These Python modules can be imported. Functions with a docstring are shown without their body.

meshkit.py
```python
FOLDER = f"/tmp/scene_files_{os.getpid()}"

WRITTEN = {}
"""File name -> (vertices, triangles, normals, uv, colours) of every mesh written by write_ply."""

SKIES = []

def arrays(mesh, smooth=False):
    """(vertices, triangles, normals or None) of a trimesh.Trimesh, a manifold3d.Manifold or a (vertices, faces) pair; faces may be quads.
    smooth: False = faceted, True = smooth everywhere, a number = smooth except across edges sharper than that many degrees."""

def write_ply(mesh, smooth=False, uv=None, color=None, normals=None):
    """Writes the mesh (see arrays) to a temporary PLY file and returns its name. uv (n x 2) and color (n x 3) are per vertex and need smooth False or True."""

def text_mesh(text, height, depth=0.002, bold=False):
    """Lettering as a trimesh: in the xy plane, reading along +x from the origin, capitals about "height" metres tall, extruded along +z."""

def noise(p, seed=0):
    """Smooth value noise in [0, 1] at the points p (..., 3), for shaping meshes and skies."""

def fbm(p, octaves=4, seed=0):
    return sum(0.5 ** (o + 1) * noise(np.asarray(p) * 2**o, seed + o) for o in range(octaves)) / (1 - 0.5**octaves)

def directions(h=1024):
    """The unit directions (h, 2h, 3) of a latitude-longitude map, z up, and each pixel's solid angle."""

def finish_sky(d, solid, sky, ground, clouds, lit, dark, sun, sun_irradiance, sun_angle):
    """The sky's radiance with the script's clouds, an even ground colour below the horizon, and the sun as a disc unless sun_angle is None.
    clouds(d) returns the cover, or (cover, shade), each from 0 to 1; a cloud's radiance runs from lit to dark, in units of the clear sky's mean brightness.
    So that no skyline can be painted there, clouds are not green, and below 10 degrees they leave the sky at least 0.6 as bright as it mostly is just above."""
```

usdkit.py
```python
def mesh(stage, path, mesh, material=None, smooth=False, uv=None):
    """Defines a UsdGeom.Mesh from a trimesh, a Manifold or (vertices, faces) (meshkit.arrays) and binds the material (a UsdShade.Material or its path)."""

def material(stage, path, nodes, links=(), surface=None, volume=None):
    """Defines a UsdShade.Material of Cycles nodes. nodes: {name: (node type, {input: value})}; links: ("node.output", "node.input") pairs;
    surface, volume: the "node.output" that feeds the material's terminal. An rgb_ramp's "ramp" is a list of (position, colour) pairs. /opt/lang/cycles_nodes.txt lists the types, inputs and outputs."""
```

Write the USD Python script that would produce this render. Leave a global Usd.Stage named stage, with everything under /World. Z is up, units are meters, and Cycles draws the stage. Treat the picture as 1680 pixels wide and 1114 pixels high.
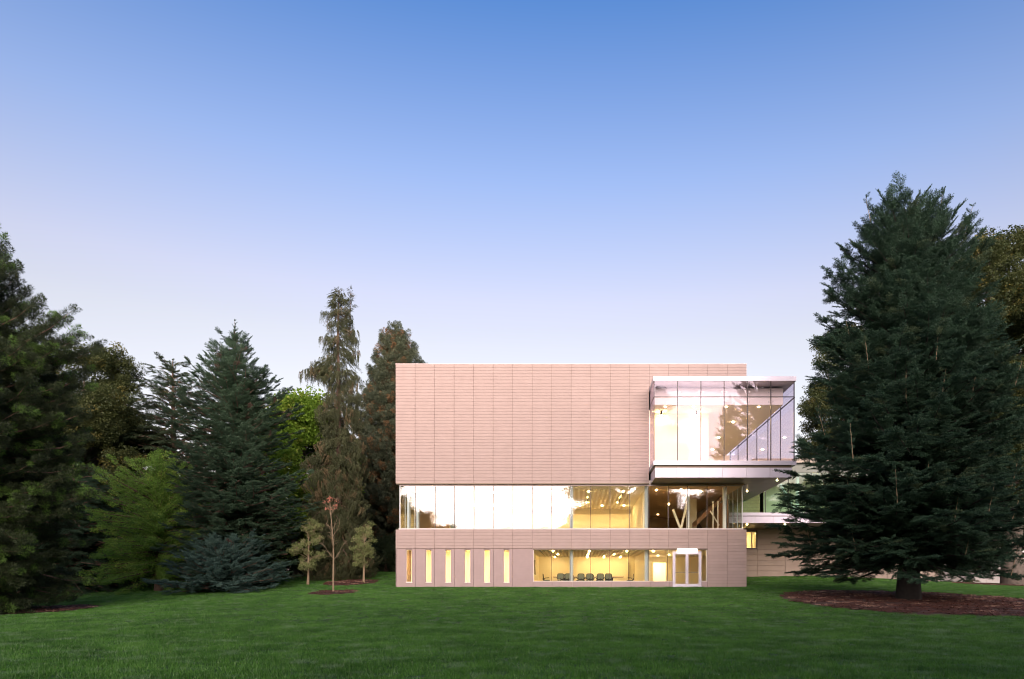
import math, numpy as np, trimesh, usdkit, meshkit
from pxr import Usd, UsdGeom, UsdLux, UsdShade, Gf, Vt, Sdf
from scipy.interpolate import RBFInterpolator

stage = Usd.Stage.CreateInMemory()
UsdGeom.SetStageUpAxis(stage, 'Z')
UsdGeom.Xform.Define(stage, '/World')

# ------------------------------------------------------------------ camera, sky, sun, exposure
CAM_D = 49.0          # metres from the camera to the museum's facade (the plane y = 0)
cam = UsdGeom.Camera.Define(stage, '/World/camera')
cam.CreateHorizontalApertureAttr(36.0); cam.CreateVerticalApertureAttr(36.0 * 679 / 1024); cam.CreateFocalLengthAttr(24.0)
cam.CreateHorizontalApertureOffsetAttr(-2.293); cam.CreateVerticalApertureOffsetAttr(8.7)
cam.CreateClippingRangeAttr(Gf.Vec2f(0.1, 6000)); cam.CreateExposureAttr(3.3)
cam.AddTranslateOp().Set((0, -CAM_D, 0)); cam.AddRotateXYZOp().Set((90, 0, 0))
SUN_EL, SUN_ROT = 0.5, 174.5
usdkit.material(stage, '/World/Looks/sky_air', {
    's': ('sky_texture', {'sky_type': 'single_scattering', 'sun_disc': False, 'sun_elevation': math.radians(SUN_EL), 'sun_rotation': math.radians(SUN_ROT)}),
    'h': ('hsv', {'saturation': 0.35}), 't': ('texture_coordinate', {}), 'x': ('separate_xyz', {}),
    'r': ('rgb_ramp', {'ramp': [(0, (1.04, 1.0, 1.10)), (.2, (1.0, .99, 1.14)), (.327, (1.0, .99, 1.15)), (.382, (.96, .96, 1.24)), (.509, (.60, .80, 1.36)), (.652, (.23, .53, 1.24)), (1, (.15, .42, 1.1))]}),
    'mu': ('mix_color', {'blend_type': 'multiply', 'fac': 1.0, 'use_clamp': False}), 'b': ('background_shader', {'strength': 0.1})},
    [('s.color', 'h.color'), ('t.generated', 'x.vector'), ('x.z', 'r.fac'), ('h.color', 'mu.a'), ('r.color', 'mu.b'), ('mu.result', 'b.color')], surface='b.background')
dome = UsdLux.DomeLight.Define(stage, '/World/sky')
UsdShade.MaterialBindingAPI.Apply(dome.GetPrim()).Bind(UsdShade.Material.Get(stage, '/World/Looks/sky_air'))
dome.GetPrim().SetCustomDataByKey('kind', 'structure'); dome.GetPrim().SetCustomDataByKey('label', 'clear dusk sky fading from blue to pale lavender')
sun = UsdLux.DistantLight.Define(stage, '/World/sun')
sun.CreateIntensityAttr(0.34); sun.CreateAngleAttr(60.0); sun.CreateColorAttr(Gf.Vec3f(1.0, .80, .72)); sun.CreateNormalizeAttr(True)
sun.AddRotateXYZOp().Set((90 - 10.0, 0, 180 - SUN_ROT))

# ------------------------------------------------------------------ helpers
PX = 1120.0
def at(px, py, y):
    D = CAM_D + y
    return np.array([(px - 947) / PX * D, y, (963 - py) / PX * D])
def fx(px): return (px - 947) / PX * CAM_D
def fz(py): return (963 - py) / PX * CAM_D
taken = {}
def numbered(parent, name):
    k = (parent, name); n = taken.get(k, 0); taken[k] = n + 1
    return f'{parent}/{name}' if n == 0 else f'{parent}/{name}_{n:03d}'
def tag(prim, label=None, cat=None, group=None, kind=None):
    for k, v in (('label', label), ('category', cat), ('group', group), ('kind', kind)):
        if v: prim.SetCustomDataByKey(k, v)
    return prim
def thing(name, label, cat, loc=(0, 0, 0), rz=0, group=None):
    p = numbered('/World', name); x = UsdGeom.Xform.Define(stage, p)
    x.AddTranslateOp().Set(tuple(float(c) for c in loc)); x.AddRotateZOp().Set(float(rz))
    tag(x.GetPrim(), label, cat, group); return p
def sub(parent, name, label=None):
    p = numbered(parent, name); x = UsdGeom.Xform.Define(stage, p); tag(x.GetPrim(), label); return p
def copy_of(src, loc, rz, label, group, scale=None, cat=None):
    name = src.split('/')[2]; p = numbered('/World', name); x = UsdGeom.Xform.Define(stage, p)
    r = x.GetPrim(); r.GetReferences().AddInternalReference(src)
    x.ClearXformOpOrder()
    x.AddTranslateOp().Set(tuple(float(c) for c in loc)); x.AddRotateZOp().Set(float(rz))
    if scale is not None: x.AddScaleOp().Set(Gf.Vec3f(*[float(s) for s in scale]))
    r.SetInstanceable(True); was = stage.GetPrimAtPath(src).GetCustomData()
    tag(r, label, cat or was.get('category'), group); return p

class MB:
    def __init__(s): s.v, s.f, s.n = [], [], 0
    def raw(s, v, f):
        v = np.asarray(v, float); s.v.append(v); s.f.append(np.asarray(f, int) + s.n); s.n += len(v); return s
    def box(s, x0, x1, y0, y1, z0, z1):
        x0, x1 = min(x0, x1), max(x0, x1); y0, y1 = min(y0, y1), max(y0, y1); z0, z1 = min(z0, z1), max(z0, z1)
        v = [(x, y, z) for x in (x0, x1) for y in (y0, y1) for z in (z0, z1)]
        return s.raw(v, [(0, 1, 3), (0, 3, 2), (4, 6, 7), (4, 7, 5), (0, 4, 5), (0, 5, 1), (2, 3, 7), (2, 7, 6), (0, 2, 6), (0, 6, 4), (1, 5, 7), (1, 7, 3)])
    def cbox(s, x0, x1, y0, y1, z0, z1, c=.008):
        """box whose front edges (towards -y) are chamfered"""
        v = [(x0, y1, z0), (x1, y1, z0), (x1, y1, z1), (x0, y1, z1), (x0, y0 + c, z0), (x1, y0 + c, z0), (x1, y0 + c, z1), (x0, y0 + c, z1),
             (x0 + c, y0, z0 + c), (x1 - c, y0, z0 + c), (x1 - c, y0, z1 - c), (x0 + c, y0, z1 - c)]
        q = [(0, 3, 2, 1), (0, 1, 5, 4), (1, 2, 6, 5), (2, 3, 7, 6), (3, 0, 4, 7), (4, 5, 9, 8), (5, 6, 10, 9), (6, 7, 11, 10), (7, 4, 8, 11), (8, 9, 10, 11)]
        return s.raw(v, [t for a, b, c_, d in q for t in ((a, b, c_), (a, c_, d))])
    def tube(s, pts, radii, k=6, cap=True):
        pts = np.asarray(pts, float); n = len(pts); radii = np.broadcast_to(np.asarray(radii, float), n)
        t = np.gradient(pts, axis=0); t /= np.maximum(np.linalg.norm(t, axis=1, keepdims=True), 1e-9)
        ref = np.where(np.abs(t[:, 2:3]) > .9, [[1., 0, 0]], [[0, 0, 1.]])
        a = np.cross(t, ref); a /= np.maximum(np.linalg.norm(a, axis=1, keepdims=True), 1e-9); b = np.cross(t, a)
        ang = np.arange(k) * 2 * np.pi / k
        v = (pts[:, None] + radii[:, None, None] * (a[:, None] * np.cos(ang)[None, :, None] + b[:, None] * np.sin(ang)[None, :, None])).reshape(-1, 3)
        i = np.arange(n - 1)[:, None] * k; j = np.arange(k)[None]; j2 = (j + 1) % k
        f = np.concatenate([np.stack([i + j, i + j2, i + k + j2], -1).reshape(-1, 3), np.stack([i + j, i + k + j2, i + k + j], -1).reshape(-1, 3)])
        if cap:
            f = np.vstack([f, [(0, q + 1, q) for q in range(1, k - 1)], [((n - 1) * k, (n - 1) * k + q, (n - 1) * k + q + 1) for q in range(1, k - 1)]])
        return s.raw(v, f)
    def quadprism(s, poly, y0, y1):
        """poly: (x, z) outline extruded from y0 to y1"""
        n = len(poly); v = [(x, y0, z) for x, z in poly] + [(x, y1, z) for x, z in poly]
        f = [(0, i, i + 1) for i in range(1, n - 1)] + [(n, n + i + 1, n + i) for i in range(1, n - 1)]
        for i in range(n): j = (i + 1) % n; f += [(i, n + i, n + j), (i, n + j, j)]
        return s.raw(v, f)
    def build(s, parent, name, mat, label=None, kind=None, smooth=False):
        p = numbered(parent, name)
        m = usdkit.mesh(stage, p, (np.vstack(s.v), np.vstack(s.f)), mat, smooth=smooth); tag(m.GetPrim(), label, kind=kind); return p
def box(parent, name, mat, *b, **k): return MB().box(*b).build(parent, name, mat, **k)

# ------------------------------------------------------------------ materials
L = '/World/Looks/'
def plain(name, col, rough=.6, metallic=0., var=.0, scale=3., bump=0., bscale=60., spec=.5, coat=0.):
    n = {'p': ('principled_bsdf', {'base_color': col, 'roughness': rough, 'metallic': metallic, 'specular_ior_level': spec, 'coat_weight': coat})}; l = []
    if var or bump: n['g'] = ('geometry', {})
    if var:
        n['n'] = ('noise_texture', {'scale': scale, 'detail': 5.0, 'roughness': .6}); l.append(('g.position', 'n.vector'))
        n['r'] = ('rgb_ramp', {'ramp': [(.3, tuple(c * (1 - var) for c in col)), (.7, tuple(min(1, c * (1 + var)) for c in col))]}); l += [('n.fac', 'r.fac'), ('r.color', 'p.base_color')]
    if bump:
        n['bn'] = ('noise_texture', {'scale': bscale, 'detail': 4.0}); n['b'] = ('bump', {'strength': bump, 'distance': .01})
        l += [('g.position', 'bn.vector'), ('bn.fac', 'b.height'), ('b.normal', 'p.normal')]
    return usdkit.material(stage, L + name, n, l, surface='p.BSDF')
def stone(name, col, var=.05):
    n = {'g': ('geometry', {}), 'o': ('object_info', {}), 'ad': ('math', {'math_type': 'add'}), 'fr': ('math', {'math_type': 'fraction'}),
         'n': ('noise_texture', {'scale': 1.3, 'detail': 6.0, 'roughness': .65}), 'w': ('noise_texture', {'scale': 14., 'detail': 3.}), 'mp': ('mapping', {'scale': (.25, .25, 1.0)}),
         'r1': ('rgb_ramp', {'ramp': [(0, tuple(c * (1 - var) for c in col)), (1, tuple(c * (1 + var) for c in col))]}),
         'r2': ('rgb_ramp', {'ramp': [(.3, (.95, .945, .94)), (.7, (1.03, 1.03, 1.03))]}), 'r3': ('rgb_ramp', {'ramp': [(.3, (.98, .98, .98)), (.7, (1.02, 1.02, 1.02))]}),
         'm1': ('mix_color', {'blend_type': 'multiply', 'fac': 1., 'use_clamp': False}), 'm2': ('mix_color', {'blend_type': 'multiply', 'fac': 1., 'use_clamp': False}),
         'bn': ('noise_texture', {'scale': 90., 'detail': 4.}), 'b': ('bump', {'strength': .25, 'distance': .004}),
         'p': ('principled_bsdf', {'roughness': .72, 'specular_ior_level': .35})}
    l = [('g.random_per_island', 'ad.value1'), ('o.random', 'ad.value2'), ('ad.value', 'fr.value1'), ('fr.value', 'r1.fac'), ('g.position', 'n.vector'), ('g.position', 'mp.vector'), ('mp.vector', 'w.vector'),
         ('n.fac', 'r2.fac'), ('w.fac', 'r3.fac'), ('r1.color', 'm1.a'), ('r2.color', 'm1.b'), ('m1.result', 'm2.a'), ('r3.color', 'm2.b'), ('m2.result', 'p.base_color'),
         ('g.position', 'bn.vector'), ('bn.fac', 'b.height'), ('b.normal', 'p.normal')]
    return usdkit.material(stage, L + name, n, l, surface='p.BSDF')
def emit(name, col, strength):
    return usdkit.material(stage, L + name, {'e': ('emission', {'color': col, 'strength': strength})}, surface='e.emission')
def glass(name, r0, tint, shine=(.97, .97, 1.0)):
    return usdkit.material(stage, L + name, {'lw': ('layer_weight', {'blend': .5}), 'pw': ('math', {'math_type': 'power', 'value2': 5.0}), 'ma': ('math', {'math_type': 'multiply_add', 'value2': 1 - r0, 'value3': r0}),
        't': ('transparent_bsdf', {'color': tint}), 'g': ('glossy_bsdf', {'color': shine, 'roughness': 0.0}), 'm': ('mix_closure', {})},
        [('lw.facing', 'pw.value1'), ('pw.value', 'ma.value1'), ('ma.value', 'm.fac'), ('t.BSDF', 'm.closure1'), ('g.BSDF', 'm.closure2')], surface='m.closure')
def leaf(name, c0, c1, c2=None, trans=.25, f2=.06, rough=.6, per=.5):
    """foliage: every spray its own tone between c0 and c1, a few of them c2"""
    c2 = c2 or c1
    n = {'o': ('object_info', {}), 'g': ('geometry', {}), 'a': ('math', {'math_type': 'multiply_add', 'value2': per}), 'f': ('math', {'math_type': 'multiply', 'value2': 1.3 - per}),
         'r': ('rgb_ramp', {'ramp': [(0, c0), (.45, tuple((a + b) / 2 for a, b in zip(c0, c1))), (.9 , c1), (1, c1)]}),
         'lt': ('math', {'math_type': 'less_than', 'value2': f2}), 'mx': ('mix_color', {'blend_type': 'mix', 'b': c2, 'use_clamp': False}),
         'p': ('principled_bsdf', {'roughness': rough, 'specular_ior_level': .3}), 't': ('translucent_bsdf', {}), 'm': ('mix_closure', {'fac': trans})}
    l = [('g.random_per_island', 'f.value1'), ('o.random', 'a.value1'), ('f.value', 'a.value3'), ('a.value', 'r.fac'), ('o.random', 'lt.value1'), ('lt.value', 'mx.fac'), ('r.color', 'mx.a'),
         ('mx.result', 'p.base_color'), ('mx.result', 't.color'), ('p.BSDF', 'm.closure1'), ('t.BSDF', 'm.closure2')]
    return usdkit.material(stage, L + name, n, l, surface='m.closure')

M = {
 'stone': stone('pink_stone', (.335, .258, .228), .035), 'smooth_stone': stone('smooth_stone', (.312, .238, .222), .02), 'wing_stone': stone('beige_panel', (.24, .195, .160), .04),
 'joint': plain('dark_joint', (.215, .155, .13), .9), 'bronze': plain('bronze_trim', (.10, .075, .05), .45, .4), 'coping': plain('parapet_metal', (.42, .34, .32), .5, .2),  # joint: even dark brown of the backing between panels
 'alu': plain('pale_aluminium', (.50, .475, .54), .42, .35, bump=.02, bscale=8), 'dark': plain('dark_mullion', (.035, .028, .028), .4, .3), 'soffit': plain('soffit_metal', (.16, .14, .11), .38, .35, var=.05, scale=2),
 'sill': plain('pale_sill', (.55, .50, .47), .5), 'wall': plain('interior_plaster', (.80, .73, .58), .8, bump=.03), 'ceil': plain('interior_ceiling', (.74, .71, .64), .85), 'slat': plain('acoustic_slat', (.60, .55, .44), .8),
 'wood_ceil': plain('warm_wood_ceiling', (.50, .34, .20), .6, var=.12, scale=4), 'floor': plain('oak_floor', (.52, .43, .32), .45, var=.1, scale=5), 'column': plain('painted_steel', (.50, .53, .54), .5), 'white': plain('white_paint', (.80, .79, .76), .5),
 'maroon': plain('maroon_panel', (.07, .03, .03), .5), 'brown': plain('brown_wood', (.22, .12, .07), .5, var=.1), 'grey': plain('grey_partition', (.40, .42, .38), .7), 'green_panel': plain('grey_green_panel', (.16, .18, .15), .6),
 'black': plain('black_plastic', (.015, .015, .016), .35), 'mesh': plain('chair_mesh', (.13, .14, .10), .6), 'table': plain('table_top', (.30, .22, .15), .35), 'steel': plain('brushed_steel', (.60, .60, .62), .3, .9),
 'roof': plain('roof_membrane', (.35, .34, .33), .9), 'pale_wall': plain('pale_concrete', (.34, .32, .31), .85, var=.06), 'planks': plain('warm_plank', (.55, .38, .22), .6, var=.1, scale=5),
 'glass': glass('clear_glass', .040, (.93, .96, .94)), 'box_glass': glass('coated_glass', .021, (.96, .93, .97), (.90, .86, 1.0)), 'green_glass': glass('greenish_glass', .014, (.70, .84, .78)),
 'lamp': emit('warm_lamp', (1.0, .68, .30), 185.0), 'lamp_bright': emit('bright_lamp', (1.0, .80, .48), 16.0), 'lamp_dim': emit('dim_lamp', (1.0, .76, .42), 45.0), 'door_lamp': emit('door_lamp', (1.0, .92, .82), 1.0), 'lamp_white': emit('gallery_lamp', (1.0, .72, .34), 24.0),
 'bark': plain('bark', (.095, .06, .042), .9, var=.35, scale=6, bump=.6, bscale=14), 'grey_bark': plain('grey_bark', (.095, .078, .062), .9, var=.3, scale=5, bump=.5, bscale=14), 'dark_bark': plain('dark_bark', (.022, .018, .015), .95, var=.3, scale=6, bump=.6, bscale=14), 'young_bark': plain('young_bark', (.20, .15, .09), .85, var=.2, scale=9),
}

# ------------------------------------------------------------------ terrain
XL, XR = fx(649), fx(1225); MOD = (XR - XL) / 18; DEPTH = 26.0
ctrl = []
def gp(px, py, D): p = at(px, py, D - CAM_D); ctrl.append((p[0], p[1], p[2]))
for px in (0, 420, 840, 1260, 1680): gp(px, 1114, 12.2); gp(px, 1040, 22.5)
for px in (649, 750, 850, 950, 1050, 1150, 1225): gp(px, 963.2, 49)
for a in ((420, 967, 50), (280, 976, 46), (200, 962, 60), (60, 976, 52), (0, 1001, 38), (547, 972, 44), (505, 959, 51), (597, 955, 53), (620, 938, 63), (1490, 984, 36), (1290, 972, 41), (1680, 990, 36),
          (1560, 957, 60), (1680, 962, 60), (1225, 947, 64), (1340, 944, 64), (1440, 950, 62), (90, 990, 44)): gp(*a)
for x in (-90, -40, 0, 40, 90):
    ctrl += [(x, -62, -1.75), (x, -110, -1.9), (x, 90, 1.6)]
ctrl += [(-90, y, -.6) for y in (-30, 10, 40)] + [(90, y, -.4) for y in (-30, 10, 40)]
ctrl = np.array(ctrl)
rbf = RBFInterpolator(ctrl[:, :2], ctrl[:, 2], kernel='linear', smoothing=.6)
def ground(x, y):
    q = np.stack([np.clip(np.atleast_1d(x), -110, 110), np.clip(np.atleast_1d(y), -120, 110)], -1).astype(float)
    return rbf(q.reshape(-1, 2)).reshape(q.shape[:-1])
def gz(x, y): return float(ground(np.array([x]), np.array([y]))[0])
def lines(lo, hi, step, extra):
    a = list(np.arange(lo, hi + .1, step)) + [-1800, -900, -450, -220, -140, 140, 220, 450, 900, 1800] + extra
    return np.unique(np.round(a, 3))
gx = lines(-110, 110, 1.0, [XL + .03, XL + .22, XR - .22, XR - .03, 34.0, 33.8]); gy = lines(-110, 110, 1.0, [.06, .25, 15.06, 15.25, DEPTH - .03, DEPTH - .25])
GX, GY = np.meshgrid(gx, gy, indexing='ij')
GZ = ground(GX.ravel(), GY.ravel()).reshape(GX.shape)
GZ += .03 * (meshkit.fbm(np.stack([GX * .35, GY * .35, 0 * GX], -1), 3) - .5)
inside = ((GX > XL + .1) & (GX < XR - .1) & (GY > .1) & (GY < DEPTH - .1)) | ((GX >= XR - .1) & (GX < 33.9) & (GY > 15.1) & (GY < DEPTH - .1))
GZ = np.where(inside, np.minimum(GZ, -.5), GZ)
ni, nj = GX.shape; idx = np.arange(ni * nj).reshape(ni, nj)
q = np.stack([idx[:-1, :-1], idx[1:, :-1], idx[1:, 1:], idx[:-1, 1:]], -1).reshape(-1, 4)
usdkit.material(stage, L + 'lawn_soil', {'g': ('geometry', {}), 'n': ('noise_texture', {'scale': .35, 'detail': 6., 'roughness': .6}), 'n2': ('noise_texture', {'scale': 9., 'detail': 4.}),
    'r': ('rgb_ramp', {'ramp': [(.3, (.040, .085, .026)), (.5, (.052, .105, .032)), (.7, (.068, .125, .042))]}), 'r2': ('rgb_ramp', {'ramp': [(.3, (.7, .7, .7)), (.7, (1.2, 1.2, 1.2))]}),
    'm': ('mix_color', {'blend_type': 'multiply', 'fac': 1., 'use_clamp': False}), 'b': ('bump', {'strength': .8, 'distance': .03}), 'p': ('principled_bsdf', {'roughness': .9, 'specular_ior_level': .1})},
    [('g.position', 'n.vector'), ('g.position', 'n2.vector'), ('n.fac', 'r.fac'), ('n2.fac', 'r2.fac'), ('r.color', 'm.a'), ('r2.color', 'm.b'), ('m.result', 'p.base_color'), ('n2.fac', 'b.height'), ('b.normal', 'p.normal')], surface='p.BSDF')
g_ = usdkit.mesh(stage, '/World/lawn', (np.stack([GX, GY, GZ], -1).reshape(-1, 3), q), L + 'lawn_soil', smooth=True)
tag(g_.GetPrim(), 'mown green lawn sloping gently up to the museum', kind='structure')

# ------------------------------------------------------------------ museum building
B = thing('museum_building', 'pink stone clad modern museum with a glowing glass ribbon and a projecting glass box', 'building')
Z0, Z1, Z2, Z3, Z4 = -.5, fz(900), fz(868), fz(793), fz(597)
BX0, BX1, BY0 = 5.17, 14.80, -2.70            # glass box
# backing walls (dark joints show between the panels)
T = .05                                        # panel thickness
WIN0, WIN1 = fx(875), fx(1160)                 # big ground floor window
slit = [(fx(666) + i * MOD, fx(675.6) + i * MOD) for i in range(6)]; SL0, SL1 = fz(955.5), fz(901.6)
m = MB()
m.box(XL + .02, BX0 - .1, T, .3, Z3 + .02, Z4 - .03)                       # upper
m.box(BX0 - .1, XR - .02, T, .3, 14.30, Z4 - .03)
m.box(XL + .02, XR - .02, T, .3, Z1 + .02, Z2 - .03)                       # spandrel
m.box(WIN1 + .03, XR - .02, T, .3, Z0, Z1 + .02)                           # lower right
m.build(B, 'backing_wall', M['joint'])
# side and rear walls
m = MB()
m.box(XL + .02, XL + .3, .3, DEPTH, Z3 + .02, Z4 - .03); m.box(XL + .02, XL + .3, .3, DEPTH, Z0, Z2 - .03); m.box(XL + .02, XL + .3, 6.2, DEPTH, Z2 - .03, Z3 + .02)
m.box(XR - .3, XR - .02, .3, 17.2, 14.30, Z4 - .03); m.box(XR - .3, XR - .02, 17.2, DEPTH, Z2, Z4 - .03); m.box(XR - .3, XR - .02, .3, DEPTH, Z0, Z2 - .03); m.box(XR - .3, XR - .02, 9.2, 17.2, Z2 - .03, 7.42)
m.box(XL + .3, XR - .3, DEPTH - .3, DEPTH, Z0, Z4 - .03)
m.build(B, 'side_wall', M['joint'])
box(B, 'roof', M['roof'], XL + .3, XR - .3, .3, DEPTH - .3, 15.3, 15.6)
cp = MB(); cp.box(XL - .01, XR + .01, -.015, .32, Z4 - .03, Z4 + .02); cp.box(XL - .01, XL + .32, .32, DEPTH + .01, Z4 - .03, Z4 + .02); cp.box(XR - .32, XR + .01, .32, DEPTH + .01, Z4 - .03, Z4 + .02)
cp.build(B, 'parapet_coping', M['coping'])
G = .013
rng = np.random.default_rng(7)
GV, GH = .021, .011      # vertical joints read stronger than the courses
def panel(mb, x0, x1, z0, z1, y=0.0): mb.cbox(x0 + GV / 2, x1 - GV / 2, y + rng.uniform(-.002, .002), y + T - .001, z0 + GH / 2, z1 - GH / 2, .004)
NC = 38; CH = (Z4 - .03 - Z3) / NC
field = MB(); single = 0
def put(x0, x1, z0, z1, alone):
    global single
    if alone and single < 300: panel(mb := MB(), x0, x1, z0, z1); mb.build(B, 'stone_panel', M['stone']); single += 1
    else: panel(field, x0, x1, z0, z1)
for c in range(18):
    for r in range(6): h = (Z2 - .03 - Z1) / 6; put(XL + c * MOD, XL + (c + 1) * MOD, Z1 + r * h, Z1 + (r + 1) * h, True)
RC = 13; rh = Z1 / 12
for c in (16, 17):
    for r in range(-2, 12): put(XL + c * MOD + (.02 if c == 16 else 0), XL + (c + 1) * MOD, r * rh, (r + 1) * rh, r >= 0)
for c in list(range(13, 18)) + list(range(12, -1, -1)):
    for r in range(NC - 1, -1, -1):
        z0 = Z3 + r * CH
        if c >= 13 and z0 < 14.25: continue
        put(XL + c * MOD, XL + (c + 1) * MOD, z0, z0 + CH, True)
# side walls carry the same courses
def side_panels(xf, sgn, y0, y1, z0, z1, ch):
    n = max(1, round((y1 - y0) / MOD)); w = (y1 - y0) / n; k = max(1, round((z1 - z0) / ch)); h = (z1 - z0) / k
    for i in range(n):
        for j in range(k):
            a, b = (xf - .02, xf) if sgn > 0 else (xf, xf + .02)
            field.box(a, b, y0 + i * w + G / 2, y0 + (i + 1) * w - G / 2, z0 + j * h + G / 2, z0 + (j + 1) * h - G / 2)
side_panels(XL, -1, .06, DEPTH, Z3, Z4 - .03, CH); side_panels(XL, -1, .06, DEPTH, Z0, Z2 - .03, .23); side_panels(XL, -1, 6.2, DEPTH, Z2, Z3, .23)
side_panels(XR, 1, .06, DEPTH, Z0, Z2 - .03, .23); side_panels(XR, 1, .06, DEPTH, 14.3, Z4 - .03, CH)
field.build(B, 'stone_panel_field', M['stone'], label='the remaining thin courses of pink stone', kind='stuff')
# lower left smooth panels with the slit windows, set back a little
y_s = .05
for c in range(7):
    x0, x1 = XL + c * MOD + (.05 if c == 0 else .012), XL + (c + 1) * MOD - .012
    if c == 6: x1 = WIN0 - .03
    mb = MB()
    if c < 6:
        a, b = slit[c]
        mb.box(x0, a, y_s, y_s + .3, Z0, Z1 - .03); mb.box(b, x1, y_s, y_s + .3, Z0, Z1 - .03); mb.box(a, b, y_s, y_s + .3, Z0, SL0); mb.box(a, b, y_s, y_s + .3, SL1, Z1 - .03)
    else: mb.box(x0, x1, y_s, y_s + .3, Z0, Z1 - .03)
    mb.build(B, 'smooth_panel', M['smooth_stone'])
box(B, 'joint_backing', M['joint'], XL + .3, WIN0 - .1, y_s + .31, y_s + .33, Z0, SL0 - .05)
box(B, 'shadow_gap', M['joint'], XL + .06, WIN0 - .04, y_s + .02, y_s + .28, Z1 - .029, Z1 + .018)
for i in range(9):                                        # sill panels below the big window
    x0, x1 = WIN0 + i * MOD + (.0 if i else -.02), min(WIN0 + (i + 1) * MOD, WIN1 + .03)
    if x0 + .1 > fx(1104) and x0 < fx(1151): continue
    if x1 > fx(1104) and x0 < fx(1104): x1 = fx(1104) - .01
    MB().cbox(x0 + .006, x1 - .006, .02, .35, Z0, fz(954.3)).build(B, 'sill_panel', M['smooth_stone'])
box(B, 'sill_panel', M['smooth_stone'], fx(1151) + .01, WIN1 + .02, .02, .35, Z0, fz(954.3))
for a, b in slit:
    w = sub(B, 'slit_window'); fr = MB(); y0, y1 = .16, .24; e = .05
    fr.box(a, a + e * .6, y0, y1, SL0, SL1); fr.box(b - e, b, y0, y1, SL0, SL1); fr.box(a + e * .6, b - e, y0, y1, SL0, SL0 + e); fr.box(a + e * .6, b - e, y0, y1, SL1 - e * .5, SL1)
    fr.build(w, 'frame', M['sill']); box(w, 'glass_pane', M['glass'], a + e * .6, b - e, .20, .208, SL0 + e, SL1 - e * .5)
    box(w, 'sill', M['sill'], a - .01, b + .03, .02, .16, SL0 - .045, SL0 + .004)

# --- ribbon window of the middle floor
RW = sub(B, 'ribbon_window'); RX0, RX1, RY = fx(655), fx(1219), .22; RZ0, RZ1 = Z2 + .06, fz(796.5)
edges = [RX0] + [XL + MOD * k for k in range(1, 18)] + [RX1]
edges = [e for e in edges]
for a, b in zip(edges[:-1], edges[1:]): box(RW, 'glass_pane', M['glass'], a + .021, b - .021, RY, RY + .012, RZ0, RZ1)
for e in edges[1:-1]: box(RW, 'mullion', M['dark'], e - .020, e + .020, RY - .02, RY + .09, RZ0, RZ1)
for e in (RX0, RX1): box(RW, 'corner_post', M['column'], e - .03, e + .03, RY - .03, RY + .06, RZ0, RZ1)
for k in range(4):
    y0, y1 = RY + .06 + k * 1.45, RY + .06 + (k + 1) * 1.45 - .03
    box(RW, 'glass_pane', M['glass'], RX0 - .006, RX0 + .006, y0, y1, RZ0, RZ1); box(RW, 'mullion', M['column'], RX0 - .03, RX0 + .03, y1, y1 + .03, RZ0, RZ1)
for k in range(6):
    y0, y1 = RY + .06 + k * 1.45, RY + .06 + (k + 1) * 1.45 - .03
    box(RW, 'glass_pane', M['glass'], RX1 - .006, RX1 + .006, y0, y1, RZ0, RZ1); box(RW, 'mullion', M['column'], RX1 - .03, RX1 + .03, y1, y1 + .03, RZ0, RZ1)
box(RW, 'sill', M['sill'], RX0 - .04, RX1 + .03, -.02, RY + .1, Z2 - .028, Z2 + .058)
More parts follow.
